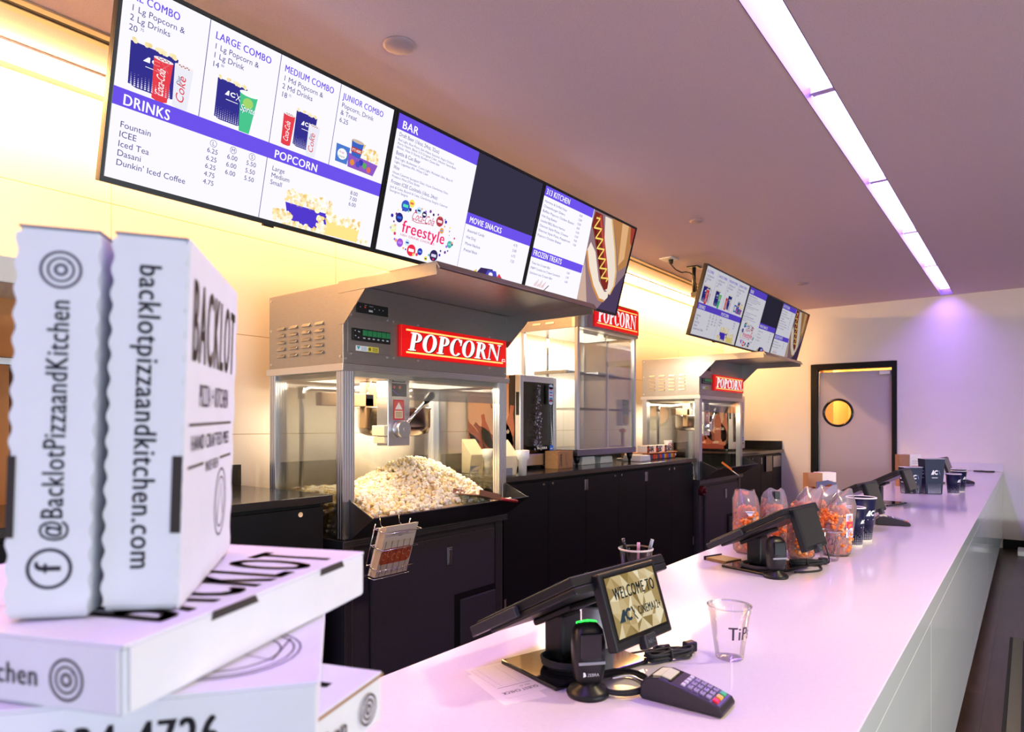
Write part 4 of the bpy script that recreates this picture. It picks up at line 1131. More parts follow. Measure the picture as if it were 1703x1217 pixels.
# heated glass display case
cx0, cx1, cy0, cy1 = -3.36, -2.80, 4.42, 5.40
o = Vector(((cx0 + cx1) / 2, (cy0 + cy1) / 2, ZT))
dc = thing('display_case', 'tall glass display case with a red lit popcorn sign on its header', 'display case', o)
for (x, y) in ((cx0 + .04, cy0 + .05), (cx1 - .04, cy0 + .05), (cx0 + .04, cy1 - .05), (cx1 - .04, cy1 - .05)):
    MB(o).cyl((x, y, ZT + .03), (x, y, ZT + .085), .018, .030, n=16).cyl((x, y, ZT), (x, y, ZT + .03), .012, n=14).build('leg', M['blackplastic'], dc)
MB(o).box(cx0, cx1, cy0, cy1, ZT + .085, ZT + .135).build('base', mat('case_base', (.20, .19, .25), .3, .9), dc, .004)
for (x, y) in ((cx0, cy0), (cx1 - .03, cy0), (cx0, cy1 - .03), (cx1 - .03, cy1 - .03)):
    MB(o).box(x, x + .03, y, y + .03, ZT + .135, 2.17).build('corner_post', M['alu'], dc, .003)
for y in (cy0 + .34,):
    MB(o).box(cx0 + .01, cx0 + .025, y, y + .03, ZT + .135, 2.17).build('shelf_rail', M['chrome'], dc)
for z in (1.530, 1.812):
    s_ = MB(o).box(cx0 + .03, cx1 - .034, cy0 + .03, cy1 - .03, z, z + .004).build('shelf', M['glass'], dc)
    MB(o).box(cx1 - .034, cx1 - .030, cy0 + .03, cy1 - .03, z - .012, z + .006).build('shelf_edge', mat('shelf_edge_brown', '#7a6258', .35, .5), s_)
MB(o).box(cx0 + .03, cx1 - .03, cy0 + .008, cy0 + .012, ZT + .135, 2.17).build('side_glass', M['glass'], dc)
MB(o).box(cx0 + .03, cx1 - .03, cy1 - .012, cy1 - .008, ZT + .135, 2.17).build('side_glass', M['glass'], dc)
for (a, b_, x) in ((cy0 + .03, cy0 + .50, cx1 - .012), (cy0 + .48, cy1 - .03, cx1 - .020)):
    g_ = MB(o).box(x, x + .005, a, b_, ZT + .14, 2.165).build('sliding_door', M['glass'], dc)
    MB(o).box(x - .001, x + .006, a, a + .006, ZT + .14, 2.165).build('door_edge', M['steel_dark'], g_)
hx1 = cx1 + .05; r_ = .10
prof = [(cx0, cy0 - .01), (hx1 - r_, cy0 - .01)] + [(hx1 - r_ + r_ * math.sin(R(t)), cy0 - .01 + r_ - r_ * math.cos(R(t))) for t in range(15, 91, 15)] + \
       [(hx1 - r_ + r_ * math.cos(R(t)), cy1 + .02 - r_ + r_ * math.sin(R(t))) for t in range(0, 91, 15)] + [(cx0, cy1 + .02)]
MB(o).prism(prof, 'z', 2.17, 2.415).build('header', M['steel'], dc, .002)
for x in (-3.19, -3.06):
    lv = MB(o)
    for k in range(4): lv.prism([(cy0 - .01, 2.215 + k * .040 + .016), (cy0 - .02, 2.215 + k * .040), (cy0 - .01, 2.215 + k * .040)], 'x', x - .04, x + .04)
    lv.build('louvre_column', M['alu'], dc)
MB(o).box(hx1 - .002, hx1 + .014, 4.58, 5.33, 2.19, 2.40).build('sign', M['red'], dc, .004)
sg = Art(); sg.rect(.03, .72, .176, .185, '#ffe27a', 1); sg.rect(.03, .72, .026, .035, '#ffe27a', 1)
popcorn_letters(sg, .040, .044, .120, .66, '#ffffff', 2, .10)
sg.build('sign_lettering', dc, plane_map((hx1 + .0142, 4.58, 2.19), (0, 1, 0), (0, 0, 1)), lambda c_: mat('csign_' + c_.strip('#'), c_, .3, emit=(c_, .5)), .0005, o)
sc_ = Art(); sc_.text('Cretors', 0, 0, .040, '#6a5a4a', 1, 0, shear=.35, width=.19)
sc_.build('script_lettering', dc, plane_map((cx1 - .19, cy0 - .0104, 2.335), (1, 0, 0), (0, 0, 1)), ink, .0003, o)
for y in (4.62, 4.95): MB(o).cyl((cx1 - .10, y, 2.168), (cx1 - .10, y, 2.150), .022, n=20).build('spot_lamp', emis('spot_glow', (1, .85, .55), 6), dc)
cl = area('case_lamp', (-.02, 0, 2.165 - ZT), (0, 0, 0), .34, .8, (1, .87, .70), 34); cl.parent = dc
for k, (x0, y0, lab) in enumerate(((-3.30, 4.52, 'flat pizza box on the top shelf of the glass case, nearer one'), (-3.24, 4.92, 'flat pizza box on the top shelf of the glass case, farther one'))):
    bo = Vector((x0, y0, 1.8185)); t = thing('pizza_box', lab, 'pizza box', bo, 0, 'pizza boxes in the glass case')
    MB(bo).box(x0, x0 + .33, y0, y0 + .30, 1.8185, 1.850).build('carton', M['white_card'], t, .002)
    a = Art(); a.text('BACKLOT PIZZA', .03, .010, .011, '#6a4a30', 1, 1, width=.22)
    a.build('side_print', t, plane_map((x0 + .3304, y0 + .02, 1.8185), (0, 1, 0), (0, 0, 1)), ink, .0003, bo)
tag(MB((-3.18, 4.47, ZT + .136)).box(-3.20, -3.16, 4.455, 4.485, ZT + .136, 1.42).build('yellow_carton', mat('yellow_card', '#f2a818', .5), None, .002), 'narrow yellow carton upright inside the glass case', 'carton')

# things standing on the worktop
def card_box(x0, x1, y0, y1, h, label):
    o = Vector(((x0 + x1) / 2, (y0 + y1) / 2, ZT)); t = thing('cardboard_box', label, 'box', o)
    MB(o).box(x0, x1, y0, y1, ZT, ZT + h).build('carton', M['card'], t, .003)
    a = Art(); a.text('SUPER', .06, .02, .022, '#3a2a1c', 1, 1, rot=R(90)); a.line([(.02, .01), (.03, .05), (.03, h - .03)], .003, '#3a2a1c', 1); a.line([(.11, h - .02), (.12, .05), (.14, .01)], .003, '#3a2a1c', 1)
    a.build('print', t, plane_map((x1 + .0004, y0, ZT), (0, 1, 0), (0, 0, 1)), ink, .0003, o)
    return t
card_box(-2.912, -2.795, 4.13, 4.345, .135, 'small brown cardboard box at the foot of the small fridge')
def holder(x, y, label, rz):
    t = thing('scoop_holder', label, 'holder', (x, y, ZT), rz, 'cream plastic holders by the nearest machine')
    b = MB(); b.prism([(-.07, 0), (.02, 0), (.05, .13), (-.07, .235)], 'y', -.085, .03); b.build('bin', M['cream'], t, .004)
    MB().box(.02, .032, -.08, -.01, .002, .09).build('sign_plate', mat('acrylic', (.25, .25, .30), .1), t, .002)
    MB().lathe((.055, .055, 0), [(0, 0), (.026, 0), (.030, .10), (.044, .112), (.046, .165), (.036, .168), (.034, .12), (0, .11)], 24).build('cup', M['white_plastic'], t)
    return t
holder(-3.02, 3.47, 'cream plastic holder seen through the nearest machine, back one of two', -.25)
holder(-2.70, 3.44, 'cream plastic holder at the worktop edge, just outside the machine', -.25)
wt = MB((-2.86, 5.50, ZT)); wt.prism([(5.42, ZT), (5.62, ZT), (5.60, ZT + .055), (5.44, ZT + .055)], 'x', -2.95, -2.76)
tag(wt.build('foam_tray', M['white_plastic'], None, .006), 'white foam tray upside down at the foot of the glass case', 'tray')
for k, (y, h, lab) in enumerate(((4.75, .07, 'low stack of white foam trays under the glass case, nearer one'), (5.05, .06, 'low stack of white foam trays under the glass case, farther one'))):
    t = MB((-3.0, y, ZT)).prism([(y - .11, ZT), (y + .11, ZT), (y + .095, ZT + h), (y - .095, ZT + h)], 'x', -3.12, -2.90)
    tag(t.build('foam_tray', M['white_plastic'], None, .006), lab, 'tray', 'foam trays under the case')
# butter bag with its pump
bo = Vector((-3.02, 5.56, ZT)); t = thing('topping_dispenser', 'green and yellow topping pouch over an orange nozzle beside the glass case', 'dispenser', bo)
MB(bo).cyl((-3.02, 5.56, ZT), (-3.02, 5.56, 1.33), .016, n=14).build('tube', mat('brown_tube', '#7a5038', .5), t)
MB(bo).box(-3.06, -2.98, 5.50, 5.62, ZT, ZT + .02).build('base', M['white_plastic'], t, .004)
MB(bo).ellipsoid((-3.02, 5.56, 1.345), (.034, .036, .022)).build('nozzle', mat('orange_plastic', '#e8701a', .35), t)
MB(bo).prism([(5.49, 1.39), (5.63, 1.39), (5.635, 1.64), (5.485, 1.64)], 'x', -3.05, -2.99).build('pouch', M['white_plastic'], t, .012)
a = Art(); a.rect(.008, .132, .13, .24, '#1f8a5a', 1); a.rect(.008, .132, .01, .12, '#e8c848', 1); a.rect(.008, .132, .10, .13, '#2a9a68', 2); a.text('POP', .02, .20, .022, '#e8f4ec', 2, 1); a.text('BUTTERY', .015, .165, .016, '#f4e8a0', 2, 1, width=.11)
rnd = random.Random(4)
for i in range(26): a.ell(.012 + rnd.random() * .115, .012 + rnd.random() * .09, .010, .009, rnd.choice(['#f8e8a8', '#d8a030', '#2a8a58']), 3, 8)
a.build('pouch_print', t, plane_map((-2.9896, 5.49, 1.395), (0, 1, 0), (0, 0, 1)), ink, .0004, bo)

# two-tier candy tray
bo = Vector((-2.92, 5.98, ZT)); t = thing('candy_rack', 'low two tier rack with an orange edge, holding candy before the farther machine', 'rack', bo)
MB(bo).box(-3.02, -2.80, 5.66, 6.30, ZT + .062, ZT + .068).build('upper_shelf', mat('orange_shelf', '#d8802a', .4), t, .001)
MB(bo).box(-3.02, -2.80, 5.66, 6.30, ZT + .0, ZT + .006).build('lower_shelf', M['cupclear'], t)
for y in (5.67, 6.29):
    for x in (-3.01, -2.82): MB(bo).cyl((x, y, ZT), (x, y, ZT + .064), .006, n=10).build('post', M['chrome'], t)
for k, y in enumerate((5.68, 5.87, 6.06)):
    q = Vector((-2.88, y + .07, ZT + .0685)); lab = ('brown and white candy carton on the rack, nearest the glass case', 'brown and white candy carton in the middle of the rack', 'brown and white candy carton on the rack, nearest the farther machine')[k]
    cb = thing('candy_box', lab, 'candy box', q, 0, 'candy cartons on the rack')
    MB(q).box(-2.93, -2.83, y, y + .14, ZT + .0685, ZT + .135).build('carton', M['white_paper'], cb, .002)
    a = Art(); rnd = random.Random(30 + k)
    a.rect(.0, .045, .0, .066, '#4a2420', 1)
    for i in range(14): a.ell(.05 + rnd.random() * .08, .008 + rnd.random() * .03, .012, .007, rnd.choice(['#5a3024', '#2a1a1c', '#b8866a']), 1, 10)
    for i in range(7): a.rect(.055 + i * .011, .063 + i * .011, .045, .060, '#7a3a30', 2)
    a.ell(.02, .03, .014, .02, ('#c83a2a', '#e02a2a', '#b84a2a')[k], 2, 12)
    a.build('print', cb, plane_map((-2.8296, y, ZT + .0685), (0, 1, 0), (0, 0, 1)), ink, .0003, q)
cols = ['#e8702a', '#5a4a6a', '#e03a2a', '#e8601a', '#4a4a6a', '#e84a2a', '#2a5ae0', '#e8b02a', '#e04a2a', '#3a6ad8', '#e8a82a', '#e85a2a']
nm = ['orange', 'grey violet', 'red', 'deep orange', 'slate', 'scarlet', 'blue', 'yellow', 'vermilion', 'light blue', 'amber', 'coral']
for k, cl in enumerate(cols):
    y = 5.685 + k * .05
    lab = '%s candy packet on the lower tier of the rack, number %s from the case' % (nm[k], ('first second third fourth fifth sixth seventh eighth ninth tenth eleventh last'.split())[k])
    pk = MB((-2.86, y + .02, ZT + .0065)).box(-2.90, -2.815, y, y + .038, ZT + .0065, ZT + .052)
    tag(pk.build('candy_packet', mat('packet_%d' % k, cl, .35), None, .006), lab, 'candy packet', 'candy packets on the lower tier')
q = Vector((-2.88, 6.245, ZT + .0685)); t = thing('paper_cup', 'white paper cup with a red round mark at the end of the candy rack', 'cup', q)
MB(q).lathe(q, [(0, 0), (.028, 0), (.042, .105), (.040, .107), (.026, .004)], 28).build('cup', M['white_paper'], t)
a = Art(); a.ell(0, .055, .026, .026, '#e01a20', 1, 20); a.line([(-.02, .05), (0, .06), (.02, .05)], .006, '#ffffff', 2)
a.build('mark', t, lambda x, y, h: q + Vector(((.030 + .0133 * y / .107 * 1 + .0015 + h) * math.cos(x / .036 - .5), (.030 + .0133 * y / .107 + .0015 + h) * math.sin(x / .036 - .5), y)), ink, .0004, q)
# coil tap cable and the drinks unit behind the pizza boxes
du = Vector((-3.1, .72, 0)); t = thing('drinks_unit', 'wood framed drinks unit with a black tap, mostly hidden by the upright pizza boxes', 'drinks unit', (-3.1, .72, ZT))
oo = t.location
MB(oo).box(-3.40, -3.0, .40, .98, 1.93, 2.03).build('hood', M['white_plastic'], t, .006)
MB(oo).box(-3.40, -3.38, .40, .98, ZT, 1.93).build('back_panel', mat('wood_panel', '#c07a34', .5), t)
for y in (.80, .93): MB(oo).box(-3.05, -3.0, y, y + .03, ZT, 1.62).build('post', mat('brown_frame', '#5a3424', .5), t, .003)
MB(oo).box(-3.36, -2.98, .62, .98, 1.62, 1.65).build('steel_shelf', M['chrome'], t, .003)
MB(oo).cyl((-3.1, .885, 1.65), (-3.1, .885, 1.72), .03, .045).cyl((-3.1, .885, 1.72), (-3.1, .885, 1.79), .052, n=20).build('tap', M['rubber'], t, .004)
MB(oo).tube([(-3.05, .84, 1.655), (-3.02, .86, 1.67), (-3.0, .88, 1.69)], .008).build('lever', mat('olive_lever', '#9a8a2a', .4), t)

# ------------------------------------------------------------------ service counter
KX0, KX1, KZ, KYA, KYB = -1.085, -0.235, 0.865, -0.9, YB - .002
kt = thing('countertop', 'long glossy white quartz countertop carrying the registers', 'countertop', ((KX0 + KX1) / 2, 4, KZ - .06))
MB(kt.location).box(KX0, KX1, KYA, KYB, KZ - .06, KZ).build('slab', M['quartz'], kt, .002)
tag(MB((-.66, KYB - .009, KZ + .0005)).box(KX0, KX1, KYB - .018, KYB, KZ + .0005, KZ + .09).build('end_splash', M['quartz'], None, .002), 'low white upstand at the far end of the service counter', 'upstand')
kc = thing('service_counter', 'service counter body with glossy pale front panels under the white top', 'counter', ((KX0 + KX1) / 2, 4, 0))
MB(kc.location).box(KX0 + .03, KX1 - .03, KYA + .02, KYB - .002, .10, KZ - .062).build('carcass', M['black'], kc)
MB(kc.location).box(KX0 + .08, KX1 - .10, KYA + .05, KYB - .002, 0, .10).build('plinth', M['black'], kc)
for (a, b_) in ((KYA, 2.38), (2.38, 5.86), (5.86, KYB)):
    MB(kc.location).box(KX1 - .028, KX1 - .001, a + .001, b_ - .001, .155, KZ - .066).build('front_panel', M['gloss_white'], kc, .0015)
    MB(kt.location).box(KX1 - .002, KX1 + .001, a, b_, KZ - .0595, KZ - .001).build('edge_band', M['gloss_white'], kt)

# ------------------------------------------------------------------ registers
POSX, POSY = -.785, 1.243
def local(rz, loc): return Matrix.Translation(loc) @ Matrix.Rotation(rz, 4, 'Z')
def pos_terminal(loc, rz, label):
    t = thing('register', label, 'register', loc, rz, 'register terminals on the counter')
    B = Matrix.Rotation(R(-10), 4, 'Z')
    MB().box(-.115, .078, -.13, .14, 0, .010, 0, B).build('base_plate', M['glossblack'], t, .003)
    st = MB().box(-.072, -.018, -.035, .035, .01, .118)
    st.build('stand', M['blackplastic'], t, .008)
    # sloping main screen: lower edge on the clerk side, upper edge towards the customer
    lo, hi = Vector((-.140, 0, .074)), Vector((.124, 0, .214))
    dx = (hi - lo).normalized(); nn = Vector((-dx.z, 0, dx.x))
    def sl(mb, u0, u1, y0, y1, h0, h1):
        vs = []
        for h in (h0, h1):
            for (u, y) in ((u0, y0), (u1, y0), (u1, y1), (u0, y1)):
                vs.append(lo + dx * u + nn * h + Vector((0, y, 0)))
        mb.add(vs, [(0, 3, 2, 1), (4, 5, 6, 7), (0, 1, 5, 4), (1, 2, 6, 5), (2, 3, 7, 6), (3, 0, 4, 7)])
        return mb
    L = (hi - lo).length
    sl(MB(), 0, L, -.165, .165, .012, .032).build('screen_front', M['blackplastic'], t, .003)
    sl(MB(), .010, L - .005, -.158, .158, .030, .0335).build('touch_glass', M['darkglass'], t)
    hb = sl(MB(), .035, L, -.165, .165, -.004, .012); sl(hb, .05, .17, -.05, .05, -.018, -.004)
    hb.build('screen_housing', M['blackplastic'], t, .004)
    sl(MB(), -.010, .14, -.180, -.166, .004, .026).build('card_swipe', mat('swipe_black', (.03, .03, .034), .25), t, .002)
    # customer display hanging behind the upper edge
    cb = Vector((.176, 0, .0966)); up = Vector((-.310, 0, .951)); nrm = Vector((.951, 0, .310))
    def ds(mb, y0, y1, a0, a1, h0, h1):
        vs = [cb + up * a + nrm * h + Vector((0, y, 0)) for h in (h0, h1) for (y, a) in ((y0, a0), (y1, a0), (y1, a1), (y0, a1))]
        mb.add(vs, [(0, 3, 2, 1), (4, 5, 6, 7), (0, 1, 5, 4), (1, 2, 6, 5), (2, 3, 7, 6), (3, 0, 4, 7)])
        return mb
    d = ds(MB(), -.103, .100, 0, .152, -.022, 0).build('customer_display', M['blackplastic'], t, .004)
    bm_ = ds(MB(), -.055, .055, .085, .125, -.035, -.022)
    bm_.build('display_bracket', M['blackplastic'], d)
    ds(MB(), -.092, .089, .016, .144, -.001, .0003).build('display_glass', M['darkglass'], d)
    ds(MB(), -.018, .022, -.014, .014, -.010, .010).build('display_badge', mat('badge_black', (.03, .03, .035), .2), d, .003)
    fm = lambda x, y, h: cb + Vector((0, x, 0)) + up * y + nrm * (h + .0006)
    a = Art(); x0, x1, y0, y1 = -.088, .085, .022, .140
    a.rect(x0, x1, y0, y1, '#a38c5e', 0)
    rnd = random.Random(14); nx, ny = 7, 5
    G = [[(min(x1, max(x0, x0 + (x1 - x0) * (i + (rnd.uniform(-.35, .35) if 0 < i < nx else 0)) / nx)), min(y1, max(y0, y0 + (y1 - y0) * (j + (rnd.uniform(-.35, .35) if 0 < j < ny else 0)) / ny))) for j in range(ny + 1)] for i in range(nx + 1)]
    pal = ['#c4ae82', '#a48c5c', '#d8c8a2', '#8f7848', '#b89f70', '#e4d8b8', '#cfbb92', '#9d8656']
    for i in range(nx):
        for j in range(ny):
            p = [G[i][j], G[i + 1][j], G[i + 1][j + 1], G[i][j + 1]]
            if rnd.random() < .5: tr = ((0, 1, 2), (0, 2, 3))
            else: tr = ((0, 1, 3), (1, 2, 3))
            for q in tr: a.poly([p[k] for k in q], rnd.choice(pal), 1)
    a.text('WELCOME TO', -.073, .094, .024, '#1e262c', 3, 2, width=.148)
    a.poly([(-.074, .050), (-.048, .050), (-.048, .073), (-.056, .073)], '#33424c', 3); a.rect(-.0535, -.0505, .050, .060, '#cbb78c', 4)
    a.ring(-.037, .0615, .0125, .0125, .0065, .0065, '#33424c', 3, 45, 315, 18)
    a.line([(-.026, .074), (-.018, .060)], .004, '#22292e', 3); a.line([(-.022, .060), (-.012, .047)], .003, '#22292e', 3); a.line([(-.012, .076), (-.024, .049)], .0015, '#6a7a80', 3)
    a.text('CINEMA12+', -.006, .054, .017, '#22292e', 3, 2, width=.086)
    a.build('display_picture', d, fm, lambda c_: glow(c_, .95), .0003)
    b_ = Art(); b_.text('NEC', -.010, -.004, .008, '#aeb4b8', 1, 1)
    b_.build('badge_mark', d, lambda x, y, h: cb + Vector((0, x, 0)) + up * y + nrm * (h + .0102), ink, .0003)
    return t
PR = R(-6.1)
p1_ = pos_terminal((POSX, POSY, KZ), PR, 'nearest register with its lit gold welcome screen facing the customer')
pos = [(-.765, 2.535, PR, 'second register from the pizza boxes, standing before the orange popcorn bags'),
       (-.765, 3.80, PR, 'third register, behind the two large navy cups'),
       (-.765, 5.06, PR, 'fourth register, just before the navy popcorn tubs'),
       (-.72, 7.10, PR, 'farthest register, near the purple back wall')]
for x, y, rz, lab in pos: dup(p1_, Vector((x, y, KZ)), rz, lab, skip=('display_picture',))


def scanner(loc, rz, label):
    t = thing('barcode_scanner', label, 'scanner', loc, rz, 'barcode scanners on the counter')
    MB().lathe((0, 0, 0), [(0, 0), (.041, 0), (.043, .006), (.038, .014), (.022, .022), (.018, .034), (0, .036)], 32).build('foot', M['blackplastic'], t)
    b = MB(); n = 24; rows = []
    for z, wx, wy, ox in ((.026, .018, .022, 0), (.034, .024, .028, 0), (.055, .026, .031, .002), (.080, .026, .033, .003), (.108, .025, .033, .002), (.130, .021, .029, -.001), (.141, .013, .019, -.004), (.1445, .002, .004, -.005)):
        vs = []
        for i in range(n):
            a_ = 2 * PI * i / n; c_, s_ = math.cos(a_), math.sin(a_)
            k = (abs(c_) ** 3.2 + abs(s_) ** 3.2) ** (-1 / 3.2)
            vs.append((ox + wx * c_ * k, wy * s_ * k, z))
        rows.append(vs)
    b.add([v for r in rows for v in r], [(k * n + i, k * n + (i + 1) % n, (k + 1) * n + (i + 1) % n, (k + 1) * n + i) for k in range(len(rows) - 1) for i in range(n)] + [tuple(range(n - 1, -1, -1)), tuple(range((len(rows) - 1) * n, len(rows) * n))], 0, True)
    b.build('body', M['blackplastic'], t)
    MB().box(.020, .0295, -.022, .022, .078, .128).build('scan_window', M['darkglass'], t, .003)
    MB().box(.0265, .030, -.027, .027, .068, .074).build('window_ledge', mat('ledge_grey', (.25, .26, .28), .2), t, .001)
    g = MB().tube([(-.012, -.020, .1392), (-.006, -.012, .1430), (-.004, 0, .1448), (-.006, .012, .1430), (-.012, .020, .1392)], .0028, 8)
    g.build('status_light', emis('green_led', '#2fff4a', 3.0), t)
    a = Art(); a.text('ZEBRA', -.010, .046, .006, '#e6e6ea', 1, 1, width=.024); a.poly([(-.018, .045), (-.012, .047), (-.014, .054), (-.018, .055)], '#e6e6ea', 1)
    a.build('mark', t, lambda x, y, h: Vector((.0285 + h + .0005, x, y)), ink)
    return t
s1 = scanner((-.690, 1.127, KZ), R(-42), 'black barcode scanner with a green light before the nearest register')
dup(s1, Vector((-.700, 2.395, KZ)), R(-42), 'glossy barcode scanner standing before the second register', skip=('status_light', 'mark'))


def card_terminal(loc, rz, label):
    t = thing('card_terminal', label, 'card terminal', loc, rz, 'payment card terminals on the counter')
    # profile along x: display end (-) high, keypad end (+) low
    pr = [(-.088, .004), (-.086, .034), (-.070, .047), (-.045, .051), (.0, .043), (.050, .030), (.080, .020), (.087, .010), (.084, .002), (-.080, .0)]
    MB().prism(pr, 'y', -.040, .040).build('body', mat('terminal_black', (.022, .018, .022), .38), t, .006, 3)
    def top(x):
        P_ = pr[2:7]
        for (a, b_) in zip(P_[:-1], P_[1:]):
            if a[0] <= x <= b_[0]: return a[1] + (b_[1] - a[1]) * (x - a[0]) / (b_[0] - a[0])
        return P_[-1][1] if x > P_[-1][0] else P_[0][1]
    fm = lambda x, y, h: Vector((x, y, top(x) + .0012 + h))
    def seg(x0, x1, y0, y1, h, name, m_, bev=.0015):
        mb = MB(); vs = [(x, y, top(x) + k) for k in (-.001, h) for (x, y) in ((x0, y0), (x1, y0), (x1, y1), (x0, y1))]
        mb.add(vs, [(0, 3, 2, 1), (4, 5, 6, 7), (0, 1, 5, 4), (1, 2, 6, 5), (2, 3, 7, 6), (3, 0, 4, 7)])
        return mb.build(name, m_, t, bev)
    seg(-.068, -.020, -.035, .035, .0012, 'display_frame', M['darkglass'], .001)
    seg(-.064, -.0455, -.025, .025, .0022, 'display', mat('lcd_grey', '#c9c9a6', .25, emit=('#c9c9a6', .25)), 0)
    seg(-.0445, -.026, -.025, .025, .0022, 'display', mat('lcd_grey2', '#c9c9a6', .25, emit=('#c9c9a6', .25)), 0)
    seg(-.004, .079, -.034, .034, .0012, 'keypad_plate', mat('keypad_violet', (.05, .045, .075), .3), .001)
    km_ = mat('key_grey', '#8f88a6', .35)
    for j in range(4): seg(-.002, .006, -.030 + .0155 * j, -.030 + .0155 * j + .012, .004, 'function_key', mat('key_pale', '#c9c3d6', .35))
    for i in range(4):
        for j in range(3):
            seg(.011 + .0125 * i, .0205 + .0125 * i, -.029 + .021 * j, -.013 + .021 * j, .0042, 'number_key', km_)
    for j, cl in enumerate(('#e0202c', '#f2b42a', '#20b060')):
        seg(.062, .073, -.029 + .021 * j, -.013 + .021 * j, .0045, ('cancel_key', 'clear_key', 'enter_key')[j], mat('key_' + cl.strip('#'), cl, .3))
    a = Art()
    for i in range(4):
        for j in range(3): a.text('123456789*0#'[i * 3 + j], .0135 + .0125 * i, -.0215 + .021 * j, .005, '#2a2438', 1, 1, rot=0)
    a.build('key_marks', t, lambda x, y, h: Vector((x, y, top(x) + .0048 + h)), ink, .0002)
    return t
ct = card_terminal((-.520, 1.213, KZ), R(2), 'large black card terminal with a keypad, nearest on the counter'); ct.scale = (.94, .94, .94)
dup(ct, Vector((-.575, 4.03, KZ)), R(14), 'black card terminal lying beyond the large navy cups')
dup(ct, Vector((-.47, 7.30, KZ)), R(5), 'small looking black card terminal near the far end of the counter')


def wire(pts, r, label, name='cable', m_='rubber', group=None, n=8, smooth=4):
    P_ = [Vector(p) for p in pts]; out = []
    for i in range(len(P_) - 1):
        p0, p1, p2, p3 = P_[max(0, i - 1)], P_[i], P_[i + 1], P_[min(len(P_) - 1, i + 2)]
        for k in range(smooth):
            t = k / smooth
            out.append(.5 * ((2 * p1) + (p2 - p0) * t + (2 * p0 - 5 * p1 + 4 * p2 - p3) * t * t + (3 * p1 - p0 - 3 * p2 + p3) * t ** 3))
    out.append(P_[-1])
    return tag(MB(P_[0]).tube(out, r, n).build(name, M[m_]), label, 'cable', group)
def coil(cx_, cy_, rx, ry, turns, r, z0, rot=0.0, seed=1, n=26):
    rnd = random.Random(seed); out = []
    for k in range(int(turns * n) + 1):
        a_ = 2 * PI * k / n; j = k / n
        x = rx * (1 + .06 * math.sin(j * 5 + seed)) * math.cos(a_); y = ry * (1 + .06 * math.cos(j * 4)) * math.sin(a_)
        out.append((cx_ + x * math.cos(rot) - y * math.sin(rot), cy_ + x * math.sin(rot) + y * math.cos(rot), z0 + r + (j * r * 1.1) % (r * 6)))
    return out
Z0 = KZ + .0005
tag(MB((-.80, 1.20, Z0)).tube(coil(-.795, 1.205, .052, .046, 4.2, .0035, Z0 + .0105, 0, 2), .0035).build('cable_coil', M['rubber']), 'coiled black cable on the base plate of the nearest register', 'cable')
tag(MB((-.66, 1.20, Z0)).tube(coil(-.655, 1.20, .050, .058, 3.6, .003, Z0, 0, 4), .003).build('cable_coil', M['rubber']), 'loose black cable loops between the scanner and the card terminal', 'cable')
tag(MB((-.77, 2.47, Z0)).tube(coil(-.765, 2.47, .075, .062, 3.4, .0035, Z0 + .0105, 0, 6), .0035).build('cable_coil', M['rubber']), 'coiled black cable around the foot of the second register', 'cable')
def bundle(x, y, rot, label, s_=1.0, seed=1):
    q = Vector((x, y, Z0)); t = thing('cable_bundle', label, 'cable bundle', q, rot, 'bundled power cables with adapters')
    b = MB(); rnd = random.Random(seed)
    for k in range(6):
        ph = k * .9; pts = []
        for i in range(30):
            a_ = 2 * PI * i / 30
            pts.append((.058 * math.cos(a_) * (1 + .1 * math.sin(ph)), (.009 + .016 * abs(math.cos(a_)) ** 2) * math.sin(a_) * (1 + .2 * math.cos(ph)) + .003 * math.sin(ph * 2), .008 + .006 * (k % 3) + .003 * math.sin(a_ * 2 + ph)))
        b.tube(pts, .0028, 6, closed=True)
    b.build('wound_cable', M['rubber'], t)
    MB().tube([(.003 * math.cos(a_ * PI / 4), .016 * math.cos(a_ * PI / 4), .013 + .013 * math.sin(a_ * PI / 4)) for a_ in range(8)], .003, 6, closed=True).build('tie', M['rubber'], t)
    MB().box(.060, .090, .010, .032, .002, .026).build('plug', M['blackplastic'], t, .004)
    MB().cyl((-.005, .048, .010), (.034, .046, .010), .008, n=14).build('ferrite', M['blackplastic'], t)
    MB().tube([(-.09, .055, .006), (-.05, .052, .008), (-.005, .048, .010)], .0025, 6).tube([(.034, .046, .010), (.05, .038, .010), (.062, .024, .012)], .0025, 6).tube([(-.10, .02, .004), (-.07, .012, .006), (-.055, .004, .010)], .0025, 6).build('lead', M['rubber'], t)
    return t
bd = bundle(-.645, 1.405, R(62), 'bundled black cable with plug beside the nearest customer display')
dup(bd, Vector((-.665, 2.66, Z0)), R(40), 'bundled black cable beside the second register, before the clear cup')
wire([(-.665, 2.50, Z0 + .004), (-.62, 2.55, Z0 + .004), (-.60, 2.60, Z0 + .004), (-.615, 2.66, Z0 + .004), (-.635, 2.70, Z0 + .006)], .0035, 'thin black cable trailing from the second register toward the clear cup')
wire([(-.625, 2.70, KZ + .115), (-.612, 2.70, KZ + .09), (-.600, 2.705, KZ + .05), (-.598, 2.72, KZ + .02), (-.605, 2.735, KZ + .006)], .003, 'short black lead hanging from the second customer display')
wire([(-.655, 1.16, KZ + .03), (-.63, 1.185, KZ + .034), (-.612, 1.20, KZ + .024), (-.604, 1.21, KZ + .018)], .003, 'grey lead plugged into the nearest card terminal', m_='alu')
wire([(-.50, 9.22, Z0 + .004), (-.46, 9.20, Z0 + .004), (-.42, 9.22, Z0 + .005), (-.38, 9.19, Z0 + .004), (-.34, 9.21, Z0 + .005), (-.31, 9.20, Z0 + .005)], .009, 'black cable lying against the purple wall at the counter end')

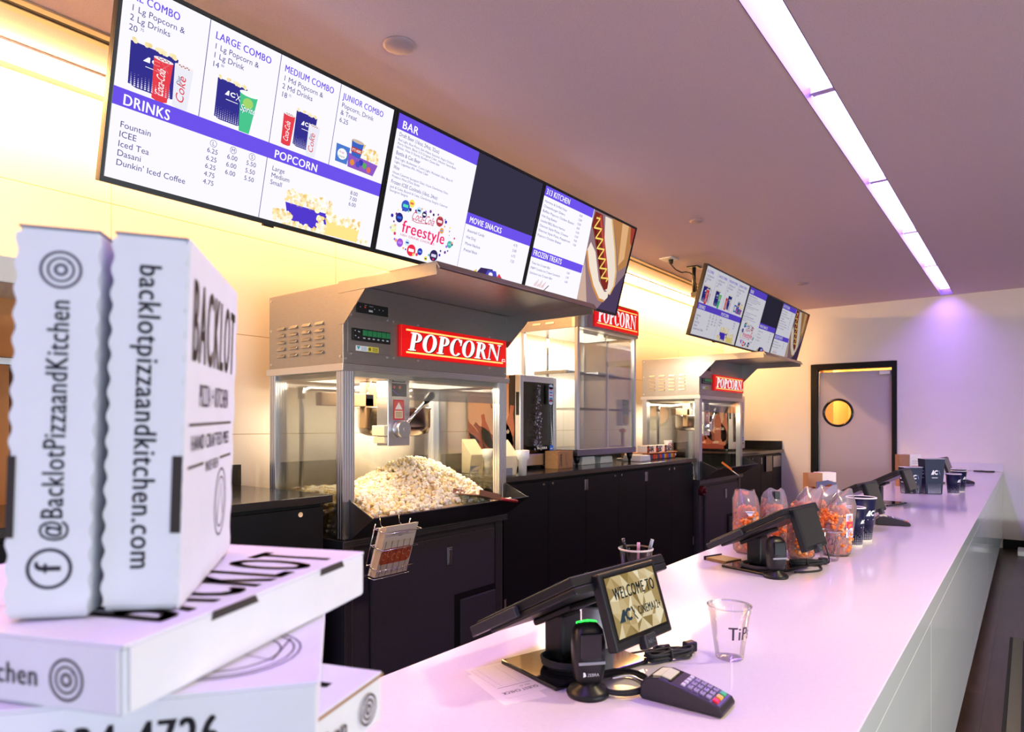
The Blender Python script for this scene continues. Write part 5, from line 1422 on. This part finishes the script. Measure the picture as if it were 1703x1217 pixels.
# ------------------------------------------------------------------ cups, bags, papers
def cone_map(q, r0, r1, h, a0):
    def f(x, y, d):
        r = r0 + (r1 - r0) * y / h + .0006 + d; t = a0 + x / ((r0 + r1) / 2)
        return q + Vector((r * math.cos(t), r * math.sin(t), y))
    return f
def clear_cup(x, y, h, r0, r1, label):
    q = Vector((x, y, KZ)); t = thing('clear_cup', label, 'cup', q, 0, 'clear plastic cups on the counter')
    MB(q).lathe(q, [(0, .004), (r0 * .8, .003), (r0 - .003, .0005), (r0, .004), (r1 - .002, h * .86), (r1, h * .87), (r1, h - .002)], 36).build('wall', M['cupclear'], t)
    MB(q).lathe(q, [(r1 - .001, h - .004), (r1 + .0025, h - .004), (r1 + .003, h - .001), (r1, h)], 36).build('rim', clear('cup_rim', (.82, .80, .84), .05, 2.0, haze=.2), t)
    return t, q
t, q = clear_cup(-.542, 1.503, .123, .031, .047, 'clear plastic cup hand lettered for tips, on the open counter')
a = Art(); a.text('TiPs', 0, .052, .030, '#3a2a44', 1, 1, width=.060)
a.build('hand_lettering', t, cone_map(q, .031, .047, .123, R(-74)), lambda c_: ink(c_), .0003, q)
t, q = clear_cup(-.622, 2.83, .118, .033, .046, 'clear plastic cup with dark script before the orange popcorn bags')
a = Art(); a.line([(0, .08), (.006, .092), (.016, .090), (.014, .072), (.004, .066), (.016, .070), (.024, .086), (.022, .05), (.012, .034)], .003, '#5a3038', 1); a.line([(.024, .10), (.03, .07), (.02, .03)], .0025, '#5a3038', 1)
a.build('script', t, cone_map(q, .033, .046, .118, R(-85)), ink, .0003, q)
clear_cup(-.66, 4.12, .10, .030, .042, 'clear plastic cup half hidden behind the third customer display')

def navy_cup(x, y, h, r0, r1, label, a0, nest=0, logo=True):
    q = Vector((x, y, KZ)); t = thing('navy_cup', label, 'cup', q, 0, 'navy paper cups on the counter')
    m_ = MB(q)
    m_.lathe(q, [(0, .006), (r0 - .002, .006), (r0, 0), (r1, h), (r1 - .002, h), (r0 - .001, .01)], 40)
    for k in range(nest): m_.lathe(q + Vector((0, 0, .016 * (k + 1))), [(r1 - .004, h - .012), (r1, h), (r1 - .002, h)], 40)
    m_.build('wall', M['navy'], t)
    rm = MB(q)
    for k in range(nest + 1): rm.lathe(q + Vector((0, 0, .016 * k)), [(r1 - .003, h - .003), (r1 + .003, h - .003), (r1 + .0035, h + .001), (r1 - .001, h + .003), (r1 - .003, h)], 40)
    rm.build('rolled_rim', M['white_paper'], t)
    MB(q).lathe(q, [(r0 + .0004, .0), (r0 + .0012 + (r1 - r0) * .05, h * .05), (r0 + (r1 - r0) * .055, h * .052)], 40).build('foot_band', M['white_paper'], t)
    a = Art(); C_ = PI * (r0 + r1) / 2
    for i in range(int(2 * C_ / .0085)):
        for j in range(8):
            s_ = .0042 * (1 - j / 9)
            if (i + j) % 3 == 0 and j > 3: continue
            a.rect(-C_ + i * .0085, -C_ + i * .0085 + s_, h * .07 + .0075 * j, h * .07 + .0075 * j + s_, '#e2e4f2', 1)
    z = h * .60; k = r1 / .05
    for b0 in (0, C_):
        a.poly([(b0 - .018 * k, z), (b0 - .002 * k, z), (b0 - .002 * k, z + .020 * k), (b0 - .008 * k, z + .020 * k)], '#ffffff', 1); a.ring(b0 + .010 * k, z + .010 * k, .011 * k, .0105 * k, .006 * k, .0055 * k, '#ffffff', 1, 45, 315, 14)
        a.line([(b0 + .02 * k, z + .022 * k), (b0 + .03 * k, z)], .002, '#ffffff', 1); a.line([(b0 + .03 * k, z + .022 * k), (b0 + .021 * k, z + .002)], .0015, '#ffffff', 1)
        a.rect(b0 - .012 * k, b0 + .016 * k, z - .018, z - .015, '#ffffff', 1)
    a.text('SIMPLY AMAZING', C_ * .45, h * .35, .006, '#d8daf0', 1, rot=R(90))
    a.build('print', t, cone_map(q, r0, r1, h, a0), lambda c_: ink(c_, .4), .0003, q)
    return t
navy_cup(-.607, 3.235, .170, .029, .041, 'smaller navy paper cup with a dotted foot beside the orange popcorn bags', R(-20))
navy_cup(-.612, 3.40, .200, .044, .062, 'largest navy paper cup, behind the smaller one by the orange bags', R(-35))
navy_cup(-.645, 3.165, .12, .024, .034, 'small navy cup half hidden by the labelled popcorn bag', R(-60))
navy_cup(-.462, 6.12, .155, .038, .052, 'navy paper cup at the front of the far group', R(-30))
navy_cup(-.445, 6.38, .165, .040, .054, 'two nested navy paper cups at the back of the far group', R(-30), nest=1)

def navy_tub(x, y, w_, d_, h, label, rz):
    q = Vector((x, y, KZ)); t = thing('popcorn_tub', label, 'popcorn tub', q, rz, 'navy popcorn tubs at the far end')
    hw, hd = w_ / 2, d_ / 2; b = .80
    sh = MB(); vs = [(-hd * b, -hw * b, 0), (hd * b, -hw * b, 0), (hd * b, hw * b, 0), (-hd * b, hw * b, 0), (-hd, -hw, h), (hd, -hw, h), (hd, hw, h), (-hd, hw, h)]
    iv = [(-hd + .004, -hw + .004, h), (hd - .004, -hw + .004, h), (hd - .004, hw - .004, h), (-hd + .004, hw - .004, h), (-hd * b + .004, -hw * b + .004, .01), (hd * b - .004, -hw * b + .004, .01), (hd * b - .004, hw * b - .004, .01), (-hd * b + .004, hw * b - .004, .01)]
    sh.add(vs + iv, [(0, 3, 2, 1), (0, 1, 5, 4), (1, 2, 6, 5), (2, 3, 7, 6), (3, 0, 4, 7), (4, 5, 9, 8), (5, 6, 10, 9), (6, 7, 11, 10), (7, 4, 8, 11), (8, 9, 13, 12), (9, 10, 14, 13), (10, 11, 15, 14), (11, 8, 12, 15), (12, 13, 14, 15)])
    sh.build('shell', M['navy'], t)
    rn = MB(); rn.tube([(-hd, -hw, h), (hd, -hw, h), (hd, hw, h), (-hd, hw, h)], .002, 6, closed=True); rn.build('top_edge', M['white_paper'], t)
    for k, (ox, oy) in enumerate(((1, 0), (0, -1))):
        a = Art(); ww = w_ if k == 0 else d_
        for i in range(int(ww * b / .010)):
            for j in range(9):
                s_ = .0055 * (1 - j / 10)
                a.rect(-ww * b / 2 + .004 + i * .010, -ww * b / 2 + .004 + i * .010 + s_, .006 + .009 * j, .006 + .009 * j + s_, '#e2e4f2', 1)
        z = h * .55
        a.poly([(-.03, z), (-.006, z), (-.006, z + .034), (-.014, z + .034)], '#ffffff', 1); a.ring(.014, z + .017, .018, .017, .010, .009, '#ffffff', 1, 45, 315, 16)
        a.line([(.032, z + .034), (.044, z)], .003, '#8a90c8', 1); a.rect(-.022, .026, z - .026, z - .022, '#ffffff', 1)
        def f(x_, y_, d2, k=k):
            g = b + (1 - b) * y_ / h
            return Vector((hd * g + .0006 + d2, x_ * g, y_)) if k == 0 else Vector((x_ * g, -hw * g - .0006 - d2, y_))
        a.build('print', t, f, lambda c_: ink(c_, .4), .0004)
    return t
navy_tub(-.600, 6.05, .15, .10, .272, 'tall navy popcorn tub with a white logo among the far cups', R(-55))
navy_tub(-.730, 5.98, .14, .09, .205, 'shorter navy popcorn tub beside the tall one', R(-55))

def carton(x, y, w_, d_, h, label, front, band, rz, print_=True):
    q = Vector((x, y, KZ)); t = thing('carton', label, 'carton', q, rz, 'tall cartons behind the registers')
    MB().box(-d_ / 2, d_ / 2, -w_ / 2, w_ / 2, 0, h).build('body', mat('carton_' + front.strip('#'), front, .6), t, .001)
    if print_:
        a = Art(); a.poly([(-w_ * .40, h * .15), (w_ * .44, h * .15), (w_ * .44, h * .64), (-w_ * .30, h * .64), (-w_ * .42, h * .56)], band, 1)
        for i in range(4):
            for j in range(3): a.ell(-w_ * .25 + w_ * .17 * i, h * (.24 + .11 * j), w_ * .05, h * .028, '#a03a1c', 2, 9)
        a.rect(-w_ * .3, w_ * .3, h * .78, h * .80, '#b8ac98', 2); a.rect(-w_ * .3, w_ * .3, h * .72, h * .735, '#b8ac98', 2)
        a.build('print', t, lambda x_, y_, d2: Vector((d_ / 2 + .0005 + d2, x_, y_)), ink, .0004)
    return t
carton(-.985, 4.36, .105, .07, .245, 'tall cream carton with an orange picture, behind the orange popcorn bags', '#efe4d0', '#e8703a', R(-48))
carton(-1.028, 4.255, .09, .06, .245, 'plain brown carton tight beside the cream carton', '#a8744a', '#a8744a', R(-48), False)
carton(-.800, 6.72, .10, .06, .275, 'far white and orange carton near the farthest register', '#e8e2d8', '#f06a2a', R(-50))
carton(-.874, 6.648, .09, .06, .275, 'far brown carton tight beside the white and orange one', '#9a6a48', '#9a6a48', R(-50), False)
for k in range(4):                                           # folded bags stacked upright
    q = Vector((-.93 + .010 * k, 4.12 + .006 * k, KZ)); t = thing('flat_bag', ('front', 'second', 'third', 'rearmost')[k] + ' folded navy bag leaning behind the popcorn bags', 'bag', q, R(-50), 'folded navy bags behind the popcorn bags')
    MB().prism([(-.05, 0), (.05, 0), (.05, .20), (.02, .215 - .004 * k), (-.05, .205)], 'x', -.003 - .012 * k, .003 - .012 * k).build('sleeve', mat('bag_grey_navy', '#5a5878', .6), t)

OR = [mat('cheese_popcorn', '#f27a26', .65), mat('cheese_dark', '#dc5a10', .65), mat('cheese_pale', '#fab274', .65)]
_kproto = {}
def popcorn_bag(x, y, h, r, label, rz, lean=0.0, tie=False, lab=False, seed=1):
    q = Vector((x, y, KZ)); t = thing('popcorn_bag', label, 'popcorn bag', q, rz, 'clear bags of orange popcorn')
    kh = h * .74; key = seed
    rnd = random.Random(seed); pts = []
    for i in range(420):
        a_ = rnd.random() * 2 * PI; z = .019 + rnd.random() * (kh - .021)
        k = min(1.0, .82 + z / kh * .5) if z < kh * .8 else 1.0 - .5 * ((z - kh * .8) / (kh * .2))
        pts.append((r * .86 * k * math.cos(a_), r * .74 * k * math.sin(a_), z))
    kk = kernel_mesh('popcorn_fill', pts, .0105, OR, t, seed); kk['kind'] = 'stuff'
    MB().lathe((0, 0, 0), [(0, .008), (r * .72, .010), (r * .80, kh * .4), (r * .76, kh * .8), (r * .4, kh), (0, kh)], 20, sy=.86).build('fill_core', OR[0], kk)
    n = 28; rows = []
    for j, (z, a1, b1) in enumerate(((.001, .80, .70), (.012, .98, .88), (kh * .35, 1.05, .95), (kh * .75, 1.04, .92), (kh, 1.0, .86), (h * .87, .95, .55), (h * .955, .78, .25), (h, .52 + (.2 if lean else 0), .06))):
        vs = []
        for i in range(n):
            th_ = 2 * PI * i / n; cr = 1 + .035 * math.sin(5 * th_ + j * 1.3 + seed) + .02 * math.sin(9 * th_ - j)
            vs.append((r * b1 * cr * math.cos(th_) + lean * (z / h) ** 2 * .3, r * a1 * cr * math.sin(th_) + lean * (z / h) ** 2, z * (1 + (.02 * math.sin(3 * th_ + seed) if j > 5 else 0))))
        rows.append(vs)
    MB().add([v for w_ in rows for v in w_], [(k * n + i, k * n + (i + 1) % n, (k + 1) * n + (i + 1) % n, (k + 1) * n + i) for k in range(len(rows) - 1) for i in range(n)] + [tuple(range(n - 1, -1, -1))], 0, True).build('film', M['film'], t, fix=False)
    a = Art(); fm = lambda x_, y_, d2: Vector((r * .98 * math.cos(x_ / r), r * .98 * math.sin(x_ / r), y_)) * 1.0 + Vector(((d2 + .003) * math.cos(x_ / r), (d2 + .003) * math.sin(x_ / r), 0))
    if lab == 2:
        a.poly([(-.018, .180), (.018, .180), (.006, .160), (-.004, .160)], '#f4f2f8', 1); a.rect(-.012, .012, .173, .1755, '#4a4a90', 2)
        a.build('label', t, fm, ink, .0005)
    elif lab:
        a.rect(-.020, .020, .080, .175, '#eeeaf2', 1); a.rect(-.018, .018, .118, .145, '#d81a58', 2); a.ell(0, .130, .010, .006, '#f2803a', 3, 12)
        for k in range(5): a.rect(-.014, .012, .150 + .004 * k, .152 + .004 * k, '#8a86c0', 2); a.rect(-.014, .010, .088 + .005 * k, .090 + .005 * k, '#8a86c0', 2)
        a.build('label', t, fm, ink, .0005)
    if tie:
        MB().box(-.034, .034, -.013, .013, h * .80, h * .97).build('clip', M['blackplastic'], t, .004)
    return t
B = [(-.928, 2.780, .262, .054, 'orange popcorn bag with a white sticker at the outer end, above the sloping screen', -60, -.01, False, 2),
     (-.850, 2.882, .264, .056, 'orange popcorn bag with a black clip, second from the machine side', -50, .0, True, 0),
     (-.775, 3.000, .266, .055, 'orange popcorn bag whose pointed top shows above the sloping screen', -50, .05, False, 0),
     (-.735, 3.120, .268, .055, 'orange popcorn bag with a pleated top between the clipped and the labelled bag', -50, .045, False, 0),
     (-.625, 2.965, .268, .060, 'orange popcorn bag with a white and pink label, foremost beside the navy cups', -25, .04, False, 1),
     (-.720, 2.800, .210, .050, 'orange popcorn bag partly hidden behind the second customer display', -50, .0, False, 0)]
for k, (x, y, h, r, lab, rz, lean, tie, lb) in enumerate(B): popcorn_bag(x, y, h, r, lab, R(rz), lean, tie, lb, 40 + k)
# pen cup
q = Vector((-1.02, 1.965, KZ)); t = thing('pen_cup', 'dark clear cup of pens behind the nearest register', 'cup', q)
MB(q).lathe(q, [(0, .004), (.040, .002), (.043, .004), (.055, .128)], 32).build('wall', M['smoke'], t)
MB(q).lathe(q, [(.0545, .125), (.0575, .125), (.058, .129), (.0545, .131)], 32).build('rim', mat('cup_rim_pale', '#b9b2a4', .2), t)
for k, (dx, dy, lx, ly, cl, nm_, ln) in enumerate(((-.010, .0, -.035, -.020, '#1c1c20', 'black pen leaning out of the pen cup', .155), (.0, .010, .004, .012, '#b88aa8', 'pinkish pen upright in the pen cup', .142), (.012, .004, .046, .026, '#8f9aa4', 'grey pen leaning over the rim of the pen cup', .155))):
    p0 = q + Vector((dx, dy, .006)); p1 = q + Vector((lx, ly, ln))
    pt = thing('pen', nm_, 'pen', p0, 0, 'pens in the pen cup')
    MB(p0).cyl(p0, p1, .0045, n=12).build('barrel', mat('pen_%d' % k, cl, .3), pt)
    MB(p0).cyl(p0 + (p1 - p0) * .8, p1 + (p1 - p0).normalized() * .004, .0056, n=12).build('cap', mat('pencap_%d' % k, cl, .25), pt)
# white round container behind the nearest scanner
q = Vector((-.815, 1.375, KZ)); t = thing('round_container', 'white round container with a grey lid behind the nearest scanner', 'container', q)
MB(q).lathe(q, [(0, 0), (.037, 0), (.038, .004), (.038, .10), (.036, .104), (.0, .104)], 36).build('body', mat('container_white', '#d6d2dc', .35), t)
MB(q).lathe(q, [(0, .1045), (.027, .1045), (.024, .107), (0, .1065)], 30).build('lid', mat('lid_grey', '#3a3b3c', .5), t)
# guest check papers under the register
def paper(x, y, w_, l_, rz, z, label, draw):
    q = Vector((x, y, z)); t = thing('guest_check', label, 'paper slip', q, rz, 'paper slips by the nearest register')
    MB().box(-l_ / 2, l_ / 2, -w_ / 2, w_ / 2, 0, .0004).build('sheet', M['white_paper'], t)
    a = Art(); draw(a)
    a.build('print', t, lambda x_, y_, h: Vector((x_, y_, .0006 + h)), ink, .00015)
    return t
def chk(a):
    a.text('GUEST CHECK', .060, .040, .011, '#4a4250', 1, 1, rot=R(-90), width=.085)
    for i in range(13): a.rect(-.075 + .0085 * i, -.0745 + .0085 * i, -.04, .04, '#a89cae', 1)
    for y in (-.04, -.026, .018, .04): a.rect(-.075, .03, y, y + .0006, '#a89cae', 1)
    a.rect(.036, .0375, -.04, .04, '#6a5f74', 1); a.text('No. 47', .046, .03, .006, '#6a5f74', 1, rot=R(-90))
paper(-.868, 1.085, .095, .175, R(-20), KZ + .0006, 'printed guest check slip poking out by the base of the nearest register', chk)
paper(-.845, 1.060, .095, .17, R(-24), KZ + .0001, 'blank lower paper slip under the printed guest check', lambda a: a.rect(-.01, .01, -.01, .01, '#efece8', 1))
q = Vector((-.945, 2.555, KZ)); t = thing('reflection_pad', 'small brown pad standing in for a reflection at the foot of the second register', 'holder', q, R(-20))  # made-up pad in place of a brown reflection on the base plate
MB().box(-.05, .05, -.045, .045, 0, .012).build('tray', mat('brown_board', '#7a5a34', .4), t, .002)
MB().box(-.056, -.05, -.05, .05, 0, .016).build('edge', M['navy'], t, .001)

# ------------------------------------------------------------------ floor things at the customer side
mt = thing('floor_mat', 'black floor mat with a grey border on the wood floor', 'mat', (.5, 4.0, .002))
MB(mt.location).box(-.100, 1.2, 2.0, 5.43, .001, .008).build('edge', M['rubber'], mt)
MB(mt.location).box(-.083, 1.183, 2.017, 5.413, .008, .011).build('border', mat('mat_grey', '#6f6a66', .9, bump=(300, .4)), mt)
MB(mt.location).box(-.030, 1.130, 2.070, 5.360, .011, .014).build('pile', mat('mat_black', (.012, .012, .014), .95, bump=(300, .4)), mt)
q = Vector((.12, 9.05, 0)); t = thing('floor_stand', 'navy floor stand with white feet by the wall beyond the counter', 'stand', q)
MB(q).box(-.02, .40, 8.96, 9.14, .05, .34).build('panel', M['navy'], t, .003)
for x in (-.10, .36): MB(q).box(x, x + .13, 8.86, 9.20, 0, .05).build('foot', M['white_plastic'], t, .01)

# ------------------------------------------------------------------ pizza boxes in the foreground
PINK, BRN = '#2f2b3e', '#33241f'
def insta(a, x, y, r, c, l=1):
    a.ring(x, y, r, r, r * .86, r * .86, c, l); a.ring(x, y, r * .66, r * .66, r * .54, r * .54, c, l, n=20); a.ring(x, y, r * .34, r * .34, r * .18, r * .18, c, l, n=16)
    a.ell(x + r * .38, y + r * .38, r * .06, r * .06, c, l + 1, 8)
def fbook(a, x, y, r, c, rot, l=1):
    a.ring(x, y, r, r, r * .84, r * .84, c, l); a.text('f', x + r * .5 * math.cos(rot + PI / 2) * -1 - r * .22 * math.cos(rot), y - r * .5 * math.sin(rot + PI / 2) - r * .22 * math.sin(rot), r * 1.15, c, l, 1, rot=rot)
def wavy(x0, x1, y0, y1, amp, n, sides=(1, 1)):
    L_ = []; R_ = []
    for i in range(n * 6 + 1):
        y = y0 + (y1 - y0) * i / (n * 6); k = amp * (.5 + .5 * math.sin(2 * PI * i / 6))
        L_.append((x0 + (k if sides[0] else 0), y)); R_.append((x1 - (k if sides[1] else 0), y))
    return L_, R_
def pizza_box(loc, rot, dx, dy, dz, label, group, seams=True):
    """lying box: x long side, y depth, z thickness, origin at a bottom corner"""
    t = thing('pizza_box', label, 'pizza box', loc, 0, group)
    t.rotation_euler = rot
    e = .0012
    MB().box(e, dx - e, e, dy - e, 0, dz * .93).build('tray', M['white_card'], t, .0015)
    return t
C_G = 'pizza boxes stacked in the foreground'
# flat box on top of the stack
C_ = pizza_box((-.4307, .1703, 1.2218), (0, 0, 1.9726), .305, .305, .045, 'topmost lying pizza box, carrying the two upright ones', C_G)
MB().box(0, .305, 0, .305, .0425, .045).build('lid', M['white_card'], C_, .0006)
lf = MB(); L_, R_ = wavy(.006, .299, .006, .036, 0, 4)
lf.box(.004, .301, -.0008, .0008, .003, .0425); lf.box(-.0008, .0008, .004, .301, .003, .0425)
lf.build('front_flap', M['white_card'], C_)
for (x0, x1) in ((.074, .128), (.218, .262)):
    a = Art(); a.poly([(x0, .0385), (x1, .0385), (x1 - .004, .0448), (x0 + .002, .0448)], '#3a342f', 1)  # shade of the slot openings painted as flat dark patches
    a.build('tab_slot_shade', C_, plane_map((0, -.0009, 0), (1, 0, 0), (0, 0, 1)), ink, .0003)
a = Art(); a.text('@BacklotPizzaandKitchen', .045, .014, .0135, '#4a4048', 1, 1, width=.195); insta(a, .262, .020, .0135, '#4a4048')
a.build('side_print', C_, plane_map((-.0009, .305, 0), (0, -1, 0), (0, 0, 1)), ink, .0003)
a = Art(); a.text('BACKLOT', .040, .014, .085, BRN, 1, 2, width=.235); a.text('PIZZA + KITCHEN', .07, .118, .020, '#b9a6ae', 1, 1, width=.17); a.line([(.03, .155), (.275, .155)], .002, '#b9a6ae', 1)
a.build('lid_print', C_, plane_map((.0, .305 * 0, .0452), (1, 0, 0), (0, 1, 0)), ink, .0003)
# box beneath it, with the phone number
D_ = pizza_box((-.5748, .0372, 1.1765), (0, 0, .921), .305, .305, .045, 'lying pizza box with a big phone number on its side, second from the top', C_G)
MB().box(0, .305, 0, .305, .0425, .0449).build('lid', M['white_card'], D_, .0006)
MB().box(.003, .302, -.0008, .0008, .002, .0425).build('front_flap', M['white_card'], D_)
a = Art(); a.text('313-334-4726', .092, .006, .024, '#1c1a22', 1, 2, width=.150)
a.build('side_print', D_, plane_map((0, -.0009, 0), (1, 0, 0), (0, 0, 1)), ink, .0003)
a = Art()
for k, r_ in enumerate((.055, .050, .040)): a.ring(.235, .075, r_, r_, r_ - .0015, r_ - .0015, '#6a6470', 1)
a.line([(.20, .03), (.235, .08), (.27, .05), (.28, .10)], .002, '#6a6470', 1)
a.build('lid_print', D_, plane_map((0, 0, .0451), (1, 0, 0), (0, 1, 0)), ink, .0003)
# third box turned the other way
E_ = pizza_box((-.3613, .1153, 1.1315), (0, 0, 1.915), .305, .305, .0448, 'third lying pizza box, turned so that its corner sticks out on the counter side', C_G)
MB().box(0, .303, 0, .305, .0425, .0446).build('lid', M['white_card'], E_, .0006)
MB().box(.0, .305, -.0007, .0, .0405, .0425).build('raw_edge', M['card'], E_)
a = Art(); a.text('BacklotPizzaandKitchen', .040, .014, .014, '#3a3540', 1, 1, width=.205); insta(a, .278, .020, .0135, '#4a4048')
a.build('side_print', E_, plane_map((0, -.0009, 0), (1, 0, 0), (0, 0, 1)), ink, .0003)
a = Art(); a.text('BACKLOT', .015, .026, .060, BRN, 1, 2, width=.262)
a.build('lid_print', E_, plane_map((0, 0, .0447), (1, 0, 0), (0, 1, 0)), ink, .0003)
for k in range(6):
    zt = .8655 + .0443 * k
    F_ = pizza_box((-.585 + .004 * (k % 2), .035, zt), (0, 0, .921 + .01 * (k % 3)), .30, .30, .0440, '%s lying pizza box below the three visible ones' % ('lowest', 'second lowest', 'third lowest', 'fourth lowest', 'fifth lowest', 'sixth lowest')[k], C_G)
    MB().box(0, .30, 0, .30, .0415, .0438).build('lid', M['white_card'], F_, .0006)

# the two boxes standing on edge: x thickness, y depth, z height
def upright(loc, rot, tx, label, draw, lid=None, slot=None):
    t = thing('pizza_box', label, 'pizza box', loc, 0, 'pizza boxes standing on edge')
    t.rotation_euler = rot
    H, Dp = .265, .2218
    MB().box(.001, tx - .001, .001, Dp, 0, H).build('tray', M['white_card'], t, .0012)
    L_, R_ = wavy(-.0012, tx + .0012, .004, H - .004, .0022, 15)
    pl = L_ + R_[::-1]
    f = MB(); n = len(L_)
    vs = [(p[0], -.0012, p[1]) for p in L_ + R_] + [(p[0], .001, p[1]) for p in L_ + R_]
    fs = []
    for i in range(n - 1):
        fs += [(i, n + i, n + i + 1, i + 1), (2 * n + i, 2 * n + i + 1, 3 * n + i + 1, 3 * n + i), (i, i + 1, 2 * n + i + 1, 2 * n + i), (n + i, 3 * n + i, 3 * n + i + 1, n + i + 1)]
    fs += [(0, 2 * n, 3 * n, n), (n - 1, 2 * n - 1, 4 * n - 1, 3 * n - 1)]
    f.add(vs, fs).build('front_flap', M['white_card'], t)
    MB().box(.0, tx, .0, Dp, H, H + .0012).build('raw_edge', mat('card_edge', '#6a6a88', .7), t)
    a = Art(); draw(a, tx, H)
    if slot: a.rect(slot[0], slot[1], .055, .110, '#2a211e', 2)  # dark inside of the flap opening painted as a patch, not print
    a.build('side_print', t, plane_map((0, -.0013, 0), (1, 0, 0), (0, 0, 1)), ink, .0003)
    if lid:
        # lid with a toothed rear edge
        ys = [Dp + .003 * (1 if (i // 2) % 2 else -1) for i in range(24)]
        pts = [(0, 0), (0, H)] + [(ys[i], H - H * i / 23) for i in range(24)]
        MB().prism(pts, 'x', tx - .0005, tx + .0016).build('lid', M['white_card'], t)
        b = Art(); lid(b, Dp, H)
        b.build('lid_print', t, plane_map((tx + .0017, 0, 0), (0, 1, 0), (0, 0, 1)), ink, .0003)
    return t
def drawA(a, w_, h):
    a.text('@BacklotPizzaandKitchen', w_ * .66, .052, .0135, PINK, 1, 1, rot=R(90), width=.165)
    insta(a, w_ * .54, h - .028, .0130, '#5a566a'); fbook(a, w_ * .52, .034, .0140, PINK, R(90))
def drawB(a, w_, h):
    a.text('backlotpizzaandkitchen.com', w_ * .36, h - .020, .0145, PINK, 1, 1, rot=R(-90), width=.216)
def lidB(b, d, h):
    b.text('BACKLOT', .012, .180, .062, BRN, 1, 2, width=.195); b.text('PIZZA + KITCHEN', .045, .146, .018, '#5a4a5e', 1, 1, width=.135)
    b.line([(.012, .132), (.20, .132)], .0022, BRN, 1); b.text('HAND CRAFTED PIES', .020, .112, .012, '#4a3c4c', 1, 1, width=.170)
    b.line([(.012, .100), (.07, .100)], .0022, BRN, 1); b.line([(.145, .100), (.205, .100)], .0022, BRN, 1); b.text('MADE FRESH', .078, .092, .009, '#4a3c4c', 1, 1, width=.06)
    b.ring(.155, .058, .030, .032, .028, .030, '#5a4a5e', 1); b.ring(.155, .058, .022, .024, .0205, .0225, '#5a4a5e', 1); b.line([(.14, .04), (.155, .075), (.17, .045)], .002, '#5a4a5e', 1)
upright((-.5405, .1396, 1.2692), (0, .030, .905), .0495, 'upright pizza box with round social icons and a handle name, nearer the wall', drawA, None, (-.001, .004))
upright((-.5113, .1879, 1.2692), (0.015, .034, .9168), .0475, 'upright pizza box with a web address down its side and a printed lid', drawB, lidB, (.042, .0487))
